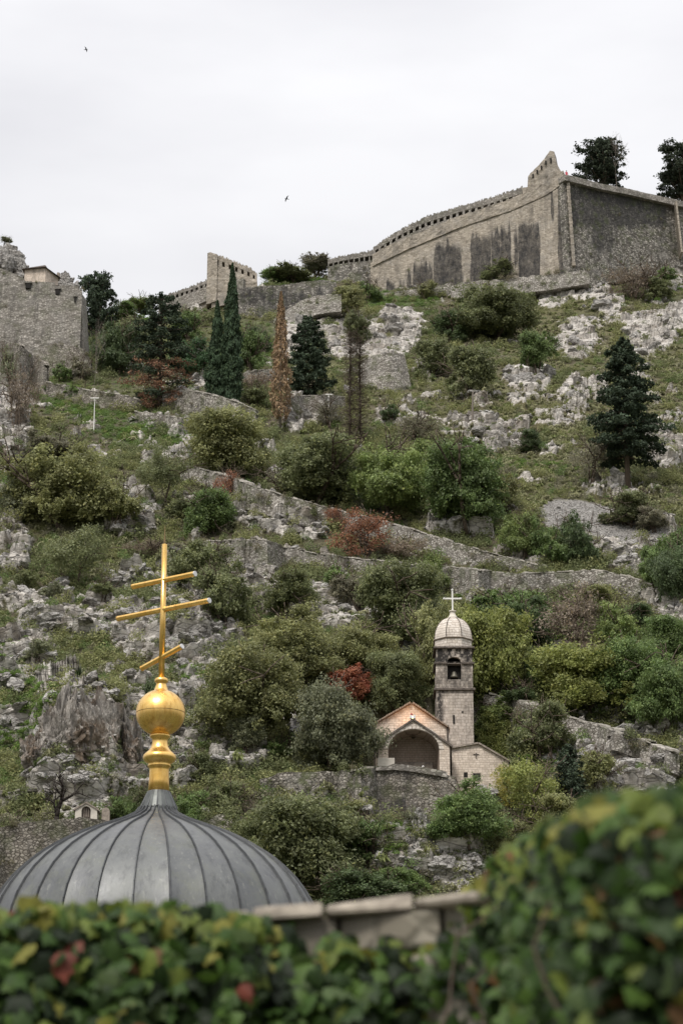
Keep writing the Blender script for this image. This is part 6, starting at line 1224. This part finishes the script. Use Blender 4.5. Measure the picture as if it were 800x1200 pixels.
bar(680, 38*mpp/math.cos(yaw), 0, 'upper_bar'); bar(714.5, 56*mpp/math.cos(yaw), 0, 'main_bar'); bar(770.5, 24*mpp/math.cos(yaw), .19, 'slanted_footrest')
# ================================================================ THE RAMPART WALK AND THE IVY IN FRONT OF THE CAMERA
ter = MB(); ter.box(-9, 9, -4, 8.5, 0, 8.35); tag(ter.build('rampart_walk', M['concrete']), kind='structure')
def ivy_leaf(seed):
    rd = random.Random(seed); P = [(0,-.5),(.16,-.46),(.42,-.36),(.50,-.12),(.30,.02),(.34,.20),(.14,.26),(0,.56),(-.14,.26),(-.34,.20),(-.30,.02),(-.50,-.12),(-.42,-.36),(-.16,-.46)]
    P = [(x*rd.uniform(.85,1.1), y*rd.uniform(.92,1.08)) for x, y in P]; z = lambda x, y: -.34*x*x - .22*y*y + .05*math.sin(7*x+3*y+seed)
    vs = [(x, y, z(x, y)) for x, y in P] + [(0,-.3,.06),(0,0,.075),(0,.25,.05)]
    a, b, c = 14, 15, 16
    fs = [(0,1,a),(1,2,a),(2,3,a),(3,4,b,a),(4,5,b),(5,6,c,b),(6,7,c),(7,8,c),(8,9,b,c),(9,10,b),(10,11,a,b),(11,12,a),(12,13,a),(13,0,a)]
    return vs, fs
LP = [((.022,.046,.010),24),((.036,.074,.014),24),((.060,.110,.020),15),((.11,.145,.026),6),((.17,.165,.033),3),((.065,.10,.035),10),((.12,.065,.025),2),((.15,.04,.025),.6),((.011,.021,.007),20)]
def ivy_mat(i, c):
    t = NT('ivy_leaf'); o = t.obj(); n = t.noise(t.pos(), 22, 3); rnd_ = t.n('ShaderNodeObjectInfo').outputs['Random']
    c2 = t.mix(t.ramp(n, .35, .65), tuple(x*.75 for x in c), tuple(min(1, x*1.3) for x in c)); t.color(c2); t.b.inputs['Roughness'].default_value = .6; t.b.inputs['Specular IOR Level'].default_value = .3
    tr = t.n('ShaderNodeBsdfTranslucent'); t.l(t.mix(.5, c2, (c[0]*2, c[1]*2.2, c[2])), tr.inputs[0]); mx = t.n('ShaderNodeMixShader', {0: .28}); t.l(t.b.outputs[0], mx.inputs[1]); t.l(tr.outputs[0], mx.inputs[2]); t.l(mx.outputs[0], t.out.inputs[0]); return t.m
IM = [ivy_mat(i, c) for i, (c, _) in enumerate(LP)]
shapes = [ivy_leaf(s) for s in range(3)]; LM = {}
def leafm(s, c):
    if (s, c) not in LM:
        me = bpy.data.meshes.new('leaf'); me.from_pydata(shapes[s][0], [], shapes[s][1]); me.materials.append(IM[c]); me.polygons.foreach_set('use_smooth', [True]*len(me.polygons)); me.update(); LM[(s, c)] = me
    return LM[(s, c)]
# the wall: its head in the photograph, and how far off it stands
def Yw(x): return 6.6 - 1.1*sstep(420, 800, np.array(float(x))).item()
head = [(-200,1072),(0,1070),(150,1068),(300,1066),(545,1044),(700,1020),(1000,1000)]
def hy(x): return float(np.interp(x, [h[0] for h in head], [h[1] for h in head]))
gw = empty('garden_wall', W(400, 1100, 6.6).xyz*1.0, label='blurred weathered stone wall with slab coping, half hidden under the ivy', cat='stone wall')
gw.location.z = 8.35; gl = gw.location.copy()
M['gstone'] = rubble_mat('garden_stone', (.42,.38,.32), (.26,.23,.19), (.2,.18,.15), .12, streak=.2, flat=1.0, moss=.3)
M['gcoping'] = plain_mat('coping_slab', (.44,.39,.32), dark=(.14,.12,.10), scale=12)
M['gsoil'] = plain_mat('wall_core', (.10,.085,.07), dark=(.05,.042,.035))  # core kept dark in colour, for the shade in gaps between leaves
rd = random.Random(77); xcur = -1.9
mb = MB(); mb.box(-2.6-gl.x, 2.6-gl.x, 6.75-gl.y, 7.1-gl.y, 0, W(0, 1110, 6.7).z-8.35); mb.build('wall_core', M['gsoil'], gw)
x = -260.0
while x < 1000:        # coping slabs, one object each
    wpx = rd.uniform(70, 150); x2 = x + wpx; ya, yb = hy(x), hy(x2); Ya, Yb = Yw(x)-.03, Yw(x2)-.03; t = 13
    j1, j2, j3 = rd.uniform(-4, 4), rd.uniform(-4, 4), rd.uniform(-3, 4); a, b, c, d = W(x+1.5, ya+j1, Ya), W(x2-1.5, yb+j2, Yb), W(x2-1.5, yb+t+j3, Yb-.02), W(x+1.5, ya+t, Ya)
    B_ = Vector((0, .5, 0)); mb = MB(); mb.hexa([p - gl for p in (d, c, c+B_, d+B_, a, b, b+B_, a+B_)]); o = mb.build('coping_slab', M['gcoping'], gw, bevel=.012); x = x2
for row in range(7):   # squared stones below, one object each
    x = -240.0 + rd.uniform(-40, 0); y0 = 17 + row*52
    while x < 960:
        wpx = rd.uniform(60, 140); x2 = x + wpx; ya, yb = hy(x)+y0, hy(x2)+y0; Ya, Yb = Yw(x)+rd.uniform(0,.03), Yw(x2)+rd.uniform(0,.03); t = 50*rd.uniform(.90, 1.0)
        a, b, c, d = W(x+1.5, ya, Ya), W(x2-1.5, yb, Yb), W(x2-1.5, yb+t, Yb), W(x+1.5, ya+t, Ya); B_ = Vector((0, .3, 0))
        mb = MB(); mb.hexa([p - gl for p in (d, c, c+B_, d+B_, a, b, b+B_, a+B_)]); me_o = mb.build('stone', M['gstone'], gw, bevel=.014); fattr(me_o.data, 'stain', np.zeros(8)); x = x2
# ivy
def itop(x):  # upper edge of the leaves
    return float(np.interp(x, [-200,0,100,200,290,300,380,420,500,540,572,600,640,680,710,750,800,1000], [1062,1072,1062,1070,1074,1084,1100,1112,1104,1066,1030,994,972,954,942,938,930,915]))
def Yi(x): return 6.45 - 2.0*sstep(520, 720, np.array(float(x))).item()
ivy = empty('ivy', Vector((W(600, 1150, 5.5).x, 5.5, 8.35)), label='dense blurred ivy covering the wall along the bottom of the photo', cat='ivy')
il = ivy.location.copy(); cand = []
rg = random.Random(99)
for i in range(5800):
    x = rg.uniform(-150, 960); t = itop(x); y = t + abs(rg.gauss(0, 1))*110 if rg.random() < .6 else rg.uniform(t, 1290)
    if y > 1300: continue
    if 292 < x < 545 and y < hy(x)+58 + 12*math.sin(x*.09): 
        if rg.random() < (.96 if x > 400 else .78): continue
    if 545 < x < 600 and y > 1060 and rg.random() < .2: continue
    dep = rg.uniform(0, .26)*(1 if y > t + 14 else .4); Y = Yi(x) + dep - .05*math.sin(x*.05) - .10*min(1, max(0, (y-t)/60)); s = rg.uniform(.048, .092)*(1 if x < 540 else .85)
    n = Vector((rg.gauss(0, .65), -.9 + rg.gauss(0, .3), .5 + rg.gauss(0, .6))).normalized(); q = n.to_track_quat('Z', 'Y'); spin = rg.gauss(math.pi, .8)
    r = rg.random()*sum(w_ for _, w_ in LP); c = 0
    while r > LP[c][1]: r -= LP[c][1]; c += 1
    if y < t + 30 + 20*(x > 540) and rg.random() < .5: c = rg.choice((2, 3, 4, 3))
    if dep > .10 and rg.random() < .75: c = rg.choice((0, 8, 8, 1))  # deeper leaves take the darkest colours: shade of the gaps painted in
    cand.append((Y, x, y, s, q, spin, c))
cand.sort(key=lambda c: c[0]); front = [c for c in cand if -10 < c[1] < 810 and c[2] < 1195]
st = max(1, len(front)//900); chosen = set(id(c) for c in front[:600:2])
verts = []; faces = []; mats_ = []
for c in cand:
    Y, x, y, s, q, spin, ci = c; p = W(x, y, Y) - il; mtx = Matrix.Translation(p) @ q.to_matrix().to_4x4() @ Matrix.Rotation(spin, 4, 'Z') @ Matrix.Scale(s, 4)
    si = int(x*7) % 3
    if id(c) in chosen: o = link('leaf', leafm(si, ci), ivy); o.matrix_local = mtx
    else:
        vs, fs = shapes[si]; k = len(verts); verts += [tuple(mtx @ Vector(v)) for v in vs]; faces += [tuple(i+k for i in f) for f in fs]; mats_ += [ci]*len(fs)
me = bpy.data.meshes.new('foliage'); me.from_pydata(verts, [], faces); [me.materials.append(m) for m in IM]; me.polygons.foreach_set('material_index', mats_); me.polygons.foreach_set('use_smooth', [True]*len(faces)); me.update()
o = link('foliage', me, ivy); o['kind'] = 'stuff'
mb = MB()
for i in range(26):
    x = rg.uniform(-20, 820); y = itop(x) + rg.uniform(40, 90); a = W(x, y, Yi(x)+.24) - il
    for k in range(5): b = a + Vector((rg.gauss(0, .05), rg.gauss(0, .015), -.09)); mb.tube(a, b, 0.004, .0035, 5); a = b
o = mb.build('stems', M['bark'], ivy); o['kind'] = 'stuff'
